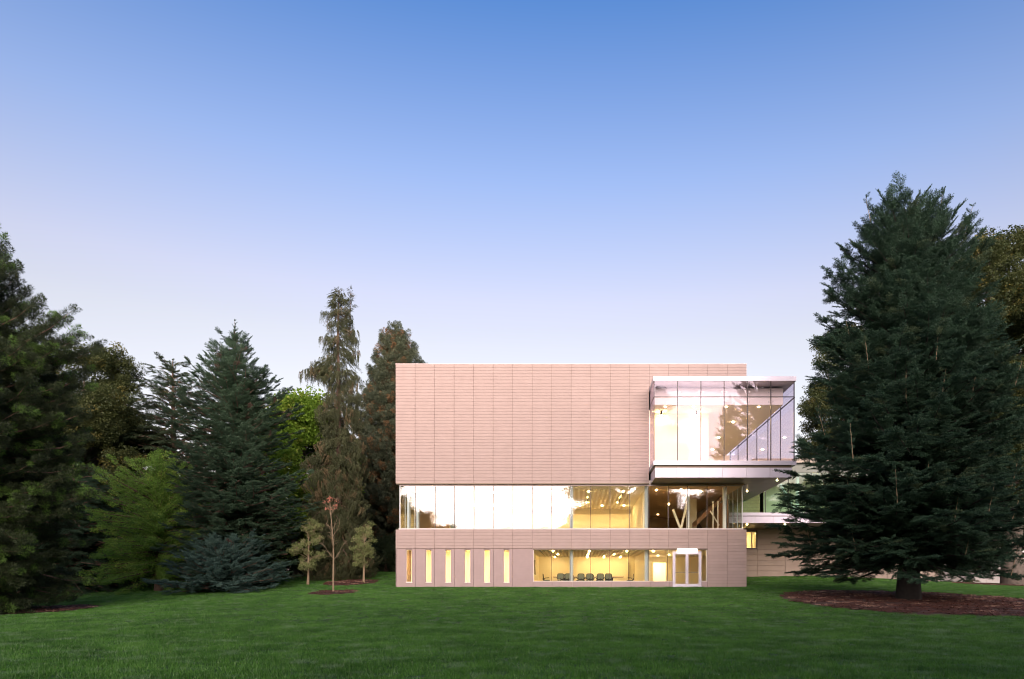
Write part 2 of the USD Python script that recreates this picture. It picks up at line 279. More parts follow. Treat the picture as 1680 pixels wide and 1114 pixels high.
box(RW, 'head_trim', M['bronze'], XL + .03, BX0 - .02, -.012, RY + .1, Z3 - .06, Z3 + .018)
box(RW, 'head_frame', M['coping'], RX0 - .03, RX1 + .03, RY - .04, RY + .1, RZ1, Z3 - .062)

# --- the big ground floor window with the door
GW = sub(B, 'conference_window'); GY = .20; GZ0, GZ1 = fz(954.2), fz(902)
DX0, DX1 = fx(1104), fx(1151)
ge = [WIN0 + .03, fx(904.5), fx(936.5), fx(968.5), fx(1000.5), fx(1032), fx(1064.5), fx(1095.5), DX0]
for a, b in zip(ge[:-1], ge[1:]): box(GW, 'glass_pane', M['glass'], a + .012, b - .012, GY, GY + .012, GZ0 + .05, GZ1)
box(GW, 'glass_pane', M['glass'], DX1 + .03, WIN1 - .03, GY, GY + .012, GZ0 + .05, GZ1)
for e in ge[1:-1]: box(GW, 'mullion', M['dark'], e - .014, e + .014, GY - .02, GY + .09, GZ0 + .05, GZ1)
box(GW, 'sill', M['sill'], WIN0 - .02, DX0 - .005, .0, GY + .1, GZ0, GZ0 + .049)
box(GW, 'sill', M['sill'], DX1 + .005, WIN1 + .02, .0, GY + .1, GZ0, GZ0 + .049)
fr = MB(); fr.box(WIN0 - .02, WIN0 + .03, .03, GY + .1, GZ0 + .05, GZ1); fr.box(WIN1 - .03, WIN1 + .02, .03, GY + .1, GZ0 + .05, GZ1); fr.build(GW, 'side_frame', M['sill'])
box(GW, 'head_trim', M['bronze'], WIN0 - .02, WIN1 + .02, .0, GY + .12, GZ1, Z1 + .015)
DR = sub(B, 'entrance_door', 'pale metal double door with glass leaves and push bars'); dz0, dz1 = .06, fz(905.5); xm = (DX0 + DX1) / 2
fr = MB(); fr.box(DX0, DX0 + .10, .06, .30, dz0, dz1 + .03); fr.box(DX1 - .10, DX1, .06, .30, dz0, dz1 + .03); fr.box(DX0 + .10, DX1 - .10, .06, .30, dz1 - .05, dz1 + .03); fr.build(DR, 'door_frame', M['alu'])
box(DR, 'threshold', M['alu'], DX0 - .02, DX1 + .02, -.03, .32, -.1, dz0)
for s, (a, b) in enumerate(((DX0 + .105, xm - .01), (xm + .01, DX1 - .105))):
    lf = MB(); lf.box(a, a + .09, .10, .15, dz0 + .01, dz1 - .06); lf.box(b - .09, b, .10, .15, dz0 + .01, dz1 - .06); lf.box(a + .09, b - .09, .10, .15, dz0 + .01, dz0 + .16); lf.box(a + .09, b - .09, .10, .15, dz1 - .16, dz1 - .06)
    lf.build(DR, 'door_leaf', M['alu']); box(DR, 'glass_pane', M['glass'], a + .09, b - .09, .122, .13, dz0 + .16, dz1 - .16)
    box(DR, 'push_bar', M['steel'], a + .05, b - .05, .20, .24, 1.02, 1.07)
    hx = b - .05 if s == 0 else a + .05
    MB().tube([(hx, .10, .98), (hx, .04, .98), (hx, .04, 1.22), (hx, .10, 1.22)], .016, 6).build(DR, 'handle', M['steel'])
box(DR, 'door_lamp', M['door_lamp'], fx(1111), fx(1144), -.02, .05, fz(906), fz(900.5))

# --- interior
def lamp(parent, x, y, z, r=.048, mat='lamp'):
    a = np.arange(8) * np.pi / 4; v = [(x + r * math.cos(t), y + r * math.sin(t), z - .012) for t in a] + [(x + r * math.cos(t), y + r * math.sin(t), z - .004) for t in a]
    f = [(0, i + 1, i) for i in range(1, 7)] + [(8, 8 + i, 9 + i) for i in range(1, 7)] + [t for i in range(8) for t in ((i, (i + 1) % 8, 8 + i), ((i + 1) % 8, 8 + (i + 1) % 8, 8 + i))]
    MB().raw(v, f).build(parent, 'downlight', M[mat])
XI0, XI1 = XL + .32, XR - .32
CZ0 = 2.70; CF0, CF1 = -3.46, 5.20
box(B, 'ground_floor', M['floor'], XI0, XI1, .36, 16, -.25, .05)
box(B, 'floor_slab', M['ceil'], XI0, XI1, .31, DEPTH - .31, CZ0 + .05, 3.9)
box(B, 'middle_floor', M['floor'], XI0, XI1, .32, DEPTH - .31, 3.9, 4.08)
iw = lambda *b, mat='wall', name='interior_wall': box(B, name, M[mat], *b)
iw(XI0, CF0 - .15, 3.2, 3.35, .05, CZ0 + .04)                              # slit corridor's back wall
iw(CF0 - .15, CF0, .4, 12.6, .05, CZ0 + .04)                                 # conference room
iw(CF0, CF1, 12.6, 12.75, .05, CZ0 + .04)
iw(CF1, CF1 + .12, 1.2, 12.75, .05, CZ0 + .04)
dxa, dxb, dzt = 6.86, 8.02, 2.2                                             # bright doorway behind the lobby
iw(CF1 + .12, dxa, 12.6, 12.75, .05, CZ0 + .04); iw(dxb, XI1, 12.6, 12.75, .05, CZ0 + .04); iw(dxa, dxb, 12.6, 12.75, dzt, CZ0 + .04)
iw(dxa - 1.2, dxb + 1.2, 15.8, 15.95, .05, CZ0 + .04); iw(dxa - 1.35, dxa - 1.2, 12.76, 15.95, .05, CZ0 + .04); iw(dxb + 1.2, dxb + 1.35, 12.76, 15.95, .05, CZ0 + .04)
box(B, 'door_panel', M['brown'], 4.6, 4.66, 12.3, 12.59, .05, 2.2)
sl = [(-3.3, 5.0)]
for k in range(26):
    x = CF0 + .5 + k * .30; box(B, 'ceiling_slat', M['slat'], x, x + .14, .5, 12.2, CZ0 - .035, CZ0 + .045)
for px, y in ((907, 1.4), (967, 1.4), (1028, 1.4), (910, 11.5), (963.8, 11.5), (990.6, 11.5), (1018, 11.5), (915, 6.5), (965, 6.5), (1008, 6.5)):
    p = at(px, 900, y); lamp(B, p[0], y, CZ0 - .04)
for i in range(6): lamp(B, XI0 + .9 + i * 1.5, 1.5, CZ0 + .045, .08)
for px, y in ((1072, 3), (1120, 3), (1098, 8), (1140, 6), (1080, 11)): p = at(px, 900, y); lamp(B, p[0], y, CZ0 + .045)
for y in (13.4, 14.8): lamp(B, (dxa + dxb) / 2, y, CZ0 + .045, .28, 'lamp_bright')
for px in (937.5, 1060.5):
    x = fx(px) * 1.012; MB().tube([(x, .72, .05), (x, .72, CZ0 + .05)], .13, 14).build(B, 'column', M['column'], smooth=40); MB().tube([(x, .72, 4.08), (x, .72, 7.36)], .13, 14).build(B, 'column', M['column'], smooth=40)
x = fx(671) * 1.01
for px in (668, 683): x = fx(px) * 1.01; MB().tube([(x, .8, 4.08), (x, .8, 7.36)], .09, 10).build(B, 'column', M['column'], smooth=40)
# middle floor: gallery to the left, tall lobby to the right
CZ1 = 7.36
box(B, 'middle_ceiling', M['ceil'], XI0, CF1 + .1, .34, 24, CZ1, 7.7)
box(B, 'lobby_ceiling', M['wood_ceil'], CF1 + .1, XI1 + .2, .34, 24, CZ1, 7.7)
iw(XI0, CF1 - .1, 19, 19.2, 4.08, CZ1); iw(CF1 - .1, CF1 + .05, 4.0, 19.2, 4.08, CZ1)
box(B, 'ceiling_beam', M['slat'], XI0, CF1 - .12, 15.8, 16.3, 6.95, CZ1 - .001)
box(B, 'display_panel', M['green_panel'], -10.6, -9.2, 8.0, 8.2, 4.08, 6.3); iw(-9.1, -5.0, 9.0, 9.2, 4.08, 6.5)
for k in range(20): x = -3.2 + k * .38; box(B, 'ceiling_slat', M['slat'], x, x + .2, 2.2, 15.0, CZ1 - .04, CZ1 - .001)
for px in (910, 966, 1024):
    p0 = at(px, 815, 2.4); box(B, 'track_light', M['black'], p0[0] - .04, p0[0] + .04, 4.2, 9.5, CZ1 - .16, CZ1 - .05)
    for y in (3.4, 6.8, 10.2): lamp(B, p0[0], y, CZ1 - .045)
for x in np.linspace(-11.5, 4.2, 9): lamp(B, x, 17.6, CZ1 - .001); lamp(B, x, 12.5, CZ1 - .045)
for x in (-11.5, -9, -6.5): lamp(B, x, 4, CZ1 - .001)
iw(CF1 + .1, XI1 + .2, 23.5, 23.7, 4.08, CZ1, mat='brown')
for px, py in ((1077, 804), (1097, 827), (1079, 844), (1118, 803), (1150, 806)):
    D = PX * (CZ1 - .01) / (963 - py)
    if D < 71: lamp(B, (px - 947) / PX * D, D - CAM_D, CZ1 - .001)
def strut(a, b, r, mat='white', name='strut'): MB().tube([a, b], r, 10).build(B, name, M[mat], smooth=40)
strut(at(1117, 869, 5), at(1104, 836, 5), .10); strut(at(1117, 869, 5.2), at(1128, 822, 5.2), .10); strut(at(1129, 868, 2), at(1129, 797, 2), .12)
x = fx(1189) * 1.025; MB().tube([(x, 1.2, 4.08), (x, 1.2, CZ1)], .16, 14).build(B, 'column', M['white'], smooth=40)
iw(*(at(1130, 0, 8)[0], at(1143, 0, 8)[0], 8, 8.3, 4.08, CZ1), mat='wall')
p, q_ = at(1142, 855, 6), at(1186, 812, 6)
MB().quadprism([(p[0], p[2]), (p[0], p[2] - .35), (q_[0], q_[2] - .35), (q_[0], q_[2])], 5.6, 7.8).build(B, 'stair_stringer', M['brown'])
MB().quadprism([(at(1143, 868, 7)[0], 4.08), (at(1168, 868, 7)[0], 4.08), (at(1143, 845, 7)[0], at(1143, 840, 7)[2])], 8.4, 10.5).build(B, 'stair_base', M['maroon'])
for px in (1170, 1178): strut(at(px, 868, 4), at(px, 822, 4), .05)
strut(at(1165, 838, 4.5), at(1180, 862, 4.5), .05)
box(B, 'side_panel', M['brown'], 11.3, 11.36, 2.2, 8.5, 4.08, 6.6)

# --- the projecting glass box of the upper floor
GB = sub(B, 'glass_box', 'projecting glazed box with pale metal edges'); BY1 = 17.0
bz0, bz1 = 8.56, 13.97
cap = MB(); cap.box(BX0, BX1 + .05, BY0 - .04, BY1, bz1, 14.285); cap.build(GB, 'roof_edge', M['alu'])
box(GB, 'floor_edge', M['alu'], BX0, BX1 + .05, BY0 - .04, BY1, 8.27, bz0)
box(GB, 'shadow_gap', M['bronze'], BX0 + .12, BX1 - .25, BY0 + .10, BY1 - .1, 8.10, 8.27)
fe = [5.29, 6.73, 8.31, 9.89, 11.5, 13.1, 14.59]
for a, b in zip(fe[:-1], fe[1:]): box(GB, 'fascia_panel', M['alu'], a + .008, b - .008, BY0 + .08, BY0 + .12, 7.44, 8.10)
for k in range(7):
    y0 = BY0 + .13 + k * 2.7; box(GB, 'fascia_panel', M['alu'], 14.55, 14.59, y0, y0 + 2.68, 7.44, 8.10)
box(GB, 'fascia_panel', M['alu'], 5.29, 5.33, BY0 + .13, .28, 7.44, 8.10)
for i in range(6):
    a, b = fe[i], fe[i + 1]
    for y0, y1 in ((BY0 + .13, -.01),): box(GB, 'soffit_panel', M['soffit'], max(a, 5.335) + .006, min(b, 14.545) - .006, y0, y1, 7.45, 7.48)
for k in range(8): y0 = k * 2.05; box(GB, 'soffit_panel', M['soffit'], XR + .03, 14.545, y0 + .006, y0 + 2.044, 7.45, 7.48)
box(GB, 'soffit_panel', M['soffit'], 5.36, XR + .02, .0, RY + .2, 7.452, 7.482)
for x, y in ((13.94, -1.4), (14.1, 9.3), (13.2, 4.0)): lamp(GB, x, y, 7.45, .045)
nb = 6; bw = (BX1 - .04 - BX0 - .04) / nb; tz = 12.90
be = [BX0 + .05 + i * (BX1 - .08 - BX0 - .05) / nb for i in range(nb + 1)]
for a, b in zip(be[:-1], be[1:]):
    box(GB, 'glass_pane', M['box_glass'], a + .02, b - .02, BY0, BY0 + .014, bz0, tz - .02); box(GB, 'glass_pane', M['box_glass'], a + .02, b - .02, BY0, BY0 + .014, tz + .02, bz1)
for e in be: box(GB, 'mullion', M['dark'], e - .02, e + .02, BY0 - .03, BY0 + .10, bz0, bz1)
for a, b in zip(be[:-1], be[1:]): box(GB, 'transom', M['dark'], a + .021, b - .021, BY0 - .025, BY0 + .08, tz - .02, tz + .02)
fit = MB()
for e in be[1:-1]:
    for z in (tz + .32, tz - .33):
        for s in (-1, 1): fit.tube([(e, BY0 + .12, z), (e + s * .14, BY0 + .10, z)], .012, 5); fit.tube([(e + s * .14, BY0 - .02, z), (e + s * .14, BY0 + .10, z)], .028, 8)
fit.build(GB, 'glass_clamp', M['steel'])
ny = 6; yl = np.linspace(BY0 + .10, BY1, ny + 1)
for a, b in zip(yl[:-1], yl[1:]):
    box(GB, 'glass_pane', M['box_glass'], BX1 - .014, BX1, a + .02, b - .02, bz0, tz - .02); box(GB, 'glass_pane', M['box_glass'], BX1 - .014, BX1, a + .02, b - .02, tz + .02, bz1)
    box(GB, 'mullion', M['dark'], BX1 - .05, BX1 + .012, b - .012, b + .012, bz0, bz1); box(GB, 'transom', M['dark'], BX1 - .06, BX1 + .015, a + .021, b - .021, tz - .02, tz + .02)
box(GB, 'glass_pane', M['box_glass'], BX0 + .02, BX0 + .034, BY0 + .10, -.02, bz0, tz - .02); box(GB, 'glass_pane', M['box_glass'], BX0 + .02, BX0 + .034, BY0 + .10, -.02, tz + .02, bz1)
box(GB, 'transom', M['dark'], BX0 + .01, BX0 + .06, BY0 + .10, -.02, tz - .02, tz + .02)
# its interior
box(GB, 'gallery_floor', M['wall'], BX0 + .1, BX1 - .1, BY0 + .12, BY1 - .05, 8.561, 8.60)
box(GB, 'dropped_ceiling', M['ceil'], BX0 + .1, 14.35, BY0 + 1.3, BY1 - .1, 12.70, 13.85)
box(GB, 'gallery_wall', M['wall'], BX0 - .1, BX0 + .06, .02, BY1, 8.6, 12.69); box(GB, 'gallery_wall', M['wall'], BX0 + .07, 9.6, 1.0, 1.2, 8.6, 12.69)
box(GB, 'gallery_wall', M['wall'], BX0 + .07, BX1 - .1, BY1 - .15, BY1 - .02, 8.6, 12.69)
for px in (1085, 1143):
    p = at(px, 680, .2); MB().tube([(p[0], .2, 12.69), (p[0], .35, 12.45)], .07, 10).build(GB, 'spot_lamp', M['black'])
    lamp(GB, p[0], .38, 12.40, .11, 'lamp_white')
for x, y in ((12, 3.5), (12, 9), (12.5, 14)): lamp(GB, x, y, 12.699, .075)
for x, y in ((7.5, 8), (7.5, 13), (6.2, -.9), (8.2, -.9), (10.5, -.9), (12.8, -.9)): lamp(GB, x, y, 12.699, .07, 'lamp_white')

# ------------------------------------------------------------------ glazed link wing on the right
W = thing('link_wing', 'lower beige panelled wing with a glazed upper corridor to the right of the museum', 'building')
WX0, WX1, WY, WZ = XR + .02, 33.8, 9.0, 10.55
box(W, 'floor_edge', M['alu'], WX0, WX1, WY, 15, 6.06, 6.32); box(W, 'shadow_gap', M['bronze'], WX0, WX1 - .1, WY + .1, 15, 6.0, 6.06)
for k in range(14): x = WX0 + k * 1.5; box(W, 'fascia_panel', M['alu'], x + .006, x + 1.494, WY + .06, WY + .1, 5.44, 6.0)
box(W, 'soffit', M['soffit'], WX0, WX1, WY + .11, 15.0, 5.45, 5.5)
lamp(W, 14.75, 10.2, 5.45, .045); lamp(W, 18, 10.2, 5.45, .045); lamp(W, 22, 10.2, 5.45, .045)
wb = MB(); wb.box(15.0 + 1.86, WX1, 15.05, 15.35, -.3, 5.45); wb.box(WX0, 14.6, 15.05, 15.35, -.3, 5.45); wb.box(14.6, 16.86, 15.05, 15.35, -.3, 3.58); wb.box(14.6, 16.86, 15.05, 15.35, 5.3, 5.45)
wb.box(WX1 - .3, WX1, 15.35, DEPTH, -.3, WZ); wb.box(WX0, WX1, DEPTH - .3, DEPTH, -.3, WZ); wb.build(W, 'backing_wall', M['joint'])
vx = [WX0, 14.6, 16.88, 19.5]
for i in range(3):
    for r in range(9):
        z0 = 1.0 + r * .5; 
        if i == 1 and z0 + .25 > 3.58: continue
        if z0 > 5.3: continue
        MB().cbox(vx[i] + .012, vx[i + 1] - .012, 15.0, 15.045, z0 + .012, min(z0 + .5, 5.44) - .012).build(W, 'wall_panel', M['wing_stone'])
    MB().cbox(vx[i] + .012, vx[i + 1] - .012, 15.02, 15.045, -.3, .99).build(W, 'wall_panel', M['wing_stone'])
for k in range(6): x = 19.5 + k * 2.4; MB().cbox(x + .012, x + 2.388, 15.0, 15.045, -.3, 5.44).build(W, 'wall_panel', M['wing_stone'])
ww = sub(W, 'window', 'small square window glowing yellow')
fr = MB(); fr.box(14.6, 14.68, 15.0, 15.2, 3.58, 5.3); fr.box(16.78, 16.86, 14.98, 15.2, 3.54, 5.3); fr.box(14.68, 16.78, 14.98, 15.2, 3.54, 3.66); fr.box(14.68, 16.78, 15.0, 15.2, 5.24, 5.3); fr.box(16.36, 16.42, 15.0, 15.2, 3.66, 5.24); fr.build(ww, 'frame', M['dark'])
box(ww, 'glass_pane', M['glass'], 14.68, 16.36, 15.1, 15.11, 3.66, 5.24); box(ww, 'glass_pane', M['glass'], 16.42, 16.78, 15.1, 15.11, 3.66, 5.24)
box(W, 'office_room', M['wall'], 13.5, 18.5, 18.5, 18.6, 3.2, 5.42); box(W, 'office_floor', M['floor'], 13.5, 18.5, 15.4, 18.6, 3.1, 3.2); lamp(W, 15.6, 16.2, 5.44, .06); lamp(W, 16.6, 17.4, 5.44, .06)
we = np.arange(WX0, WX1 - .5, 1.95)
for a, b in zip(we[:-1], we[1:]): box(W, 'glass_pane', M['green_glass'], a + .02, b - .02, WY + .3, WY + .314, 6.32, WZ - .2)
for e in we: box(W, 'mullion', M['dark'], e - .018, e + .018, WY + .26, WY + .36, 6.32, WZ - .2)
box(W, 'head_panel', M['green_panel'], 14.9, WX1, WY + .22, WY + .30, 9.75, WZ - .003)
box(W, 'roof', M['soffit'], 14.9, WX1, WY - .1, DEPTH, WZ, WZ + .35); box(W, 'ceiling', M['ceil'], 14.9, WX1, WY + .4, DEPTH - .3, WZ - .2, WZ - .003)
box(W, 'corridor_floor', M['floor'], WX0, WX1, WY + .4, DEPTH - .3, 6.321, 6.36)
box(W, 'corridor_wall', M['wall'], 17.2, WX1 - .4, 14.0, 14.2, 6.36, WZ - .21)
for r in range(9): box(W, 'wall_plank', M['planks'], 13.2, 16.6, 13.0, 13.05, 6.37 + r * .30, 6.65 + r * .30)
for a, b in ((at(1280, 795, 10.2), at(1306, 843, 10.2)), (at(1308, 782, 10.2), at(1308, 842, 10.2)), (at(1380, 782, 10.2), at(1380, 842, 10.2)), (at(1380, 795, 10.2), at(1400, 842, 10.2))): MB().tube([a, b], .14, 10).build(W, 'brace', M['white'], smooth=40)
for x in (14.2, 17, 20, 23, 26, 30): lamp(W, x, 11.8, WZ - .201 if x > 15 else 7.9, .04, 'lamp_dim')

# ------------------------------------------------------------------ pale garden wall far right
pw = thing('garden_wall', 'long pale concrete wall behind the big trees at the far right', 'wall', (0, 0, 0))
for k in range(8): x = 36 + k * 4; MB().cbox(x + .01, x + 3.99, 31, 31.3, gz(x, 31) - .5, 3.4).build(pw, 'wall_panel', M['pale_wall'])
box(pw, 'coping', M['pale_wall'], 35.95, 68, 30.95, 31.35, 3.401, 3.52)

# ------------------------------------------------------------------ foliage pieces (class prims, referenced by the crowns)
UsdGeom.Scope.Define(stage, '/World/Looks')
CLS = '/World/foliage_pieces'; stage.CreateClassPrim(CLS)
def unit(a): return a / np.maximum(np.linalg.norm(a, axis=-1, keepdims=True), 1e-9)
def slivers(p, d, ln, wd, rng):
    """one thin triangle per needle: base point p, direction d, length ln, width wd"""
    n = len(p); d = unit(d); s = unit(np.cross(d, rng.normal(size=(n, 3)))) * (np.asarray(wd) / 2)[:, None]
    v = np.stack([p - s, p + s, p + d * np.asarray(ln)[:, None]], 1).reshape(-1, 3)
    return v, np.arange(3 * n).reshape(-1, 3)
def frond(seed, pairs=11, nn=9, sec=.42, needle=.075, width=.022, droop=.12, lift=.10, flat=.35):
    """a flat conifer branchlet of length 1 along +x"""
    r = np.random.default_rng(seed); P, D, Ln, Wd = [], [], [], []
    def twig(o, d, ln, n, curve):
        t = np.linspace(.06, 1, n); pts = o + d * (t * ln)[:, None] + np.array([0, 0, -1.]) * (curve * ln * t ** 2)[:, None]
        side = unit(np.cross(d, [0, 0, 1.]))
        for s in (-1, 1, 0):
            w = d * .75 + (side * s * .8 if s else np.array([0, 0, .7])) + r.normal(0, flat * .5, (n, 3)) * [1, 1, .8]
            P.append(pts); D.append(w); Ln.append(needle * r.uniform(.6, 1.15, n)); Wd.append(width * r.uniform(.7, 1.3, n))
        P.append(o[None]); D.append(d[None]); Ln.append(np.array([ln])); Wd.append(np.array([.018]))
    twig(np.zeros(3), np.array([1., 0, -droop * .3]), 1.0, nn + 6, droop)
    for k in range(pairs):
        t = .08 + .86 * k / pairs
        for s in (-1, 1):
            tt = t + r.uniform(-.03, .03); o = np.array([tt, 0, -droop * tt * tt]); a = math.radians(r.uniform(38, 62))
            d = unit(np.array([math.cos(a), s * math.sin(a), r.uniform(-.18, .18) + lift]))
            twig(o, d, sec * (1 - .72 * tt) * r.uniform(.7, 1.1), max(3, int(nn * (1 - .5 * tt))), droop)
    return slivers(np.vstack(P), np.vstack(D), np.concatenate(Ln), np.concatenate(Wd), r)
def tuft(seed, n=150, needle=.20, width=.035, length=.8, rad=.28):
    """a dense upswept tuft of short shoots around the x axis"""
    r = np.random.default_rng(seed); t = r.beta(1.6, 1.2, n); ang = r.uniform(0, 2 * np.pi, n); rr = rad * np.sqrt(r.uniform(0, 1, n)) * np.sin(np.pi * np.clip(t * .9 + .1, 0, 1)) ** .6
    p = np.stack([t * length, rr * np.cos(ang), rr * np.sin(ang)], -1)
    d = np.stack([.55 + 0 * t, np.cos(ang) * .8, np.sin(ang) * .8 + .25], -1) + r.normal(0, .35, (n, 3))
    return slivers(p, d, needle * r.uniform(.6, 1.2, n), width * r.uniform(.7, 1.3, n), r)
def weeper(seed, n=8, nn=22, needle=.13, width=.03):
    """a hanging curtain: strands leave the x axis and fall straight down"""
    r = np.random.default_rng(seed); P, D, Ln, Wd = [], [], [], []
    for k in range(n):
        o = np.array([r.uniform(.1, 1.0), r.normal(0, .12), 0]); ln = r.uniform(.5, 1.25); t = np.linspace(.05, 1, nn)
        pts = o + np.stack([.15 * t, r.normal(0, .08) * t, .12 * np.sin(t * 2) - ln * t ** 1.2], -1)
        for s in range(2):
            P.append(pts); D.append(np.stack([r.normal(0, .5, nn), r.normal(0, .5, nn), -.8 + 0 * t], -1)); Ln.append(needle * r.uniform(.6, 1.3, nn)); Wd.append(width * r.uniform(.7, 1.3, nn))
    return slivers(np.vstack(P), np.vstack(D), np.concatenate(Ln), np.concatenate(Wd), r)
def leaves(seed, n=46, rad=.5, ln=.17, wd=.10, droop=.3):
    """a cluster of broad leaves, each a folded diamond of two to four faces"""
    r = np.random.default_rng(seed); c = unit(r.normal(size=(n, 3))) * (rad * r.uniform(.15, 1, n) ** .6)[:, None] * [1, 1, .7]
    d = unit(c * [1, 1, .4] / rad + r.normal(0, .5, (n, 3)) + [0, 0, -droop]); nrm = unit(np.array([0, 0, 1.]) + r.normal(0, .55, (n, 3))); s = unit(np.cross(d, nrm)); u = np.cross(s, d)
    L_ = (ln * r.uniform(.65, 1.2, n))[:, None]; W_ = (wd * r.uniform(.7, 1.2, n))[:, None] / 2
    v = np.stack([c, c + d * L_ * .45 + s * W_ + u * W_ * .25, c + d * L_, c + d * L_ * .45 - s * W_ + u * W_ * .25], 1).reshape(-1, 3)
    i = np.arange(n)[:, None] * 4; f = np.concatenate([i + [0, 1, 2], i + [0, 2, 3]])
    return v, f
def piece(name, mat, meshes):
    out = []
    for k, (v, f) in enumerate(meshes):
        p = f'{CLS}/{name}_{k + 1:03d}'; usdkit.mesh(stage, p, (v, f), L + mat); out.append(p)
    return out
leaf('redwood_leaf', (.016, .042, .023), (.046, .098, .052), (.055, .085, .04), f2=.05, trans=.15)
leaf('fir_leaf', (.026, .056, .028), (.066, .118, .066), (.10, .060, .045), f2=.02, trans=.15)
leaf('blue_leaf', (.038, .080, .062), (.085, .150, .125), (.12, .06, .05), f2=.01, trans=.15)
leaf('cedar_leaf', (.022, .040, .018), (.056, .078, .034), (.08, .07, .025), f2=.08, trans=.2)
leaf('sugi_leaf', (.014, .024, .008), (.036, .054, .017), (.06, .12, .02), f2=.18, trans=.2)
leaf('olive_leaf', (.036, .046, .018), (.105, .115, .052), (.13, .10, .05), f2=.1, trans=.2)
leaf('sequoia_leaf', (.040, .056, .030), (.100, .115, .064), (.15, .085, .035), f2=.16, trans=.15)
leaf('lime_leaf', (.105, .21, .030), (.215, .35, .060), (.26, .36, .06), f2=.1, trans=.35)
leaf('maple_leaf', (.12, .23, .022), (.25, .37, .045), (.26, .32, .05), f2=.15, trans=.5)
leaf('oak_leaf', (.028, .042, .012), (.076, .088, .024), (.10, .09, .02), f2=.08, trans=.3)
leaf('pale_leaf', (.16, .20, .065), (.29, .32, .14), (.30, .30, .14), f2=.1, trans=.3)
leaf('pink_leaf', (.40, .15, .10), (.50, .22, .15), trans=.3)
leaf('shrub_leaf', (.014, .028, .010), (.035, .055, .018), (.05, .07, .03), f2=.1, trans=.2)
FR = [frond(k) for k in range(4)]
PC = {
 'redwood': piece('redwood_spray', 'redwood_leaf', [frond(10 + k, 12, 9, .40, .085, .024, .10, .06, .3) for k in range(4)]),
 'fir': piece('fir_spray', 'fir_leaf', [frond(20 + k, 10, 8, .45, .10, .030, .05, .18, .5) for k in range(4)]),
 'blue': piece('blue_spray', 'blue_leaf', [frond(30 + k, 10, 8, .45, .10, .032, .05, .2, .5) for k in range(4)]),
 'cedar': piece('cedar_spray', 'cedar_leaf', [frond(40 + k, 9, 8, .36, .10, .028, .16, .12, .4) for k in range(4)]),
 'sugi': piece('sugi_tuft', 'sugi_leaf', [tuft(50 + k, 190, .17, .030, .9, .26) for k in range(4)]),
 'sequoia': piece('sequoia_tuft', 'sequoia_leaf', [tuft(60 + k, 170, .18, .036, .8, .26) for k in range(4)]),
 'weep': piece('weeping_spray', 'olive_leaf', [weeper(70 + k) for k in range(4)]),
 'lime': piece('lime_cluster', 'lime_leaf', [leaves(80 + k, 60, .5, .15, .085, .5) for k in range(4)]),
 'maple': piece('maple_cluster', 'maple_leaf', [leaves(90 + k, 46, .55, .22, .18, .3) for k in range(4)]),
 'oak': piece('oak_cluster', 'oak_leaf', [leaves(100 + k, 52, .55, .20, .13, .2) for k in range(4)]),
 'pale': piece('pale_cluster', 'pale_leaf', [leaves(110 + k, 34, .30, .13, .085, .5) for k in range(4)]),
 'pink': piece('pink_cluster', 'pink_leaf', [leaves(120 + k, 9, .14, .12, .08, .6) for k in range(2)]),
 'shrub': piece('shrub_cluster', 'shrub_leaf', [leaves(130 + k, 60, .5, .13, .08, .1) for k in range(4)]),
}
def basis_quat(x, z):
    """quaternions (w, x, y, z) that turn the x axis to x and the z axis about z"""
    x = unit(x); y = unit(np.cross(z, x)); z = np.cross(x, y)
    m = np.stack([x, y, z], -1); tr = m[:, 0, 0] + m[:, 1, 1] + m[:, 2, 2]; q = np.zeros((len(x), 4))
    ch = np.argmax(np.stack([tr, m[:, 0, 0], m[:, 1, 1], m[:, 2, 2]], -1), -1)
    for c in range(4):
        k = ch == c
        if not k.any(): continue
        a = m[k]
        if c == 0: w = np.sqrt(1 + tr[k]) / 2; q[k] = np.stack([w, (a[:, 2, 1] - a[:, 1, 2]) / (4 * w), (a[:, 0, 2] - a[:, 2, 0]) / (4 * w), (a[:, 1, 0] - a[:, 0, 1]) / (4 * w)], -1)
        else:
            i, j, l = (c - 1, c % 3, (c + 1) % 3); u = np.sqrt(np.maximum(1e-9, 1 + a[:, i, i] - a[:, j, j] - a[:, l, l])) / 2
            o = np.zeros((k.sum(), 4)); o[:, 0] = (a[:, l, j] - a[:, j, l]) / (4 * u); o[:, 1 + i] = u; o[:, 1 + j] = (a[:, j, i] + a[:, i, j]) / (4 * u); o[:, 1 + l] = (a[:, l, i] + a[:, i, l]) / (4 * u); q[k] = o
    return q
def scatter(parent, name, pieces, pos, xdir, zdir, scale, rng, kind='stuff', label=None):
    p = numbered(parent, name); pi = UsdGeom.PointInstancer.Define(stage, p); n = len(pos)
    rel = pi.CreatePrototypesRel()
    for k, c in enumerate(pieces):
        t = f'{p}/{c.rsplit("/", 1)[1]}'; mp = UsdGeom.Mesh.Define(stage, t); mp.GetPrim().GetReferences().AddInternalReference(c); rel.AddTarget(t)
    q = basis_quat(np.asarray(xdir, float), np.asarray(zdir, float)).astype(np.float32)
    pi.CreateProtoIndicesAttr(Vt.IntArray.FromNumpy(rng.integers(0, len(pieces), n).astype(np.int32)))
    pi.CreatePositionsAttr(Vt.Vec3fArray.FromNumpy(np.asarray(pos, np.float32)))
    sc = np.asarray(scale, np.float32); sc = np.repeat(sc[:, None], 3, 1) if sc.ndim == 1 else sc
    pi.CreateScalesAttr(Vt.Vec3fArray.FromNumpy(sc))
    pi.CreateOrientationsAttr(Vt.QuathArray([Gf.Quath(float(a), float(b), float(c), float(d)) for a, b, c, d in q]))
    tag(pi.GetPrim(), label, kind=kind); return p
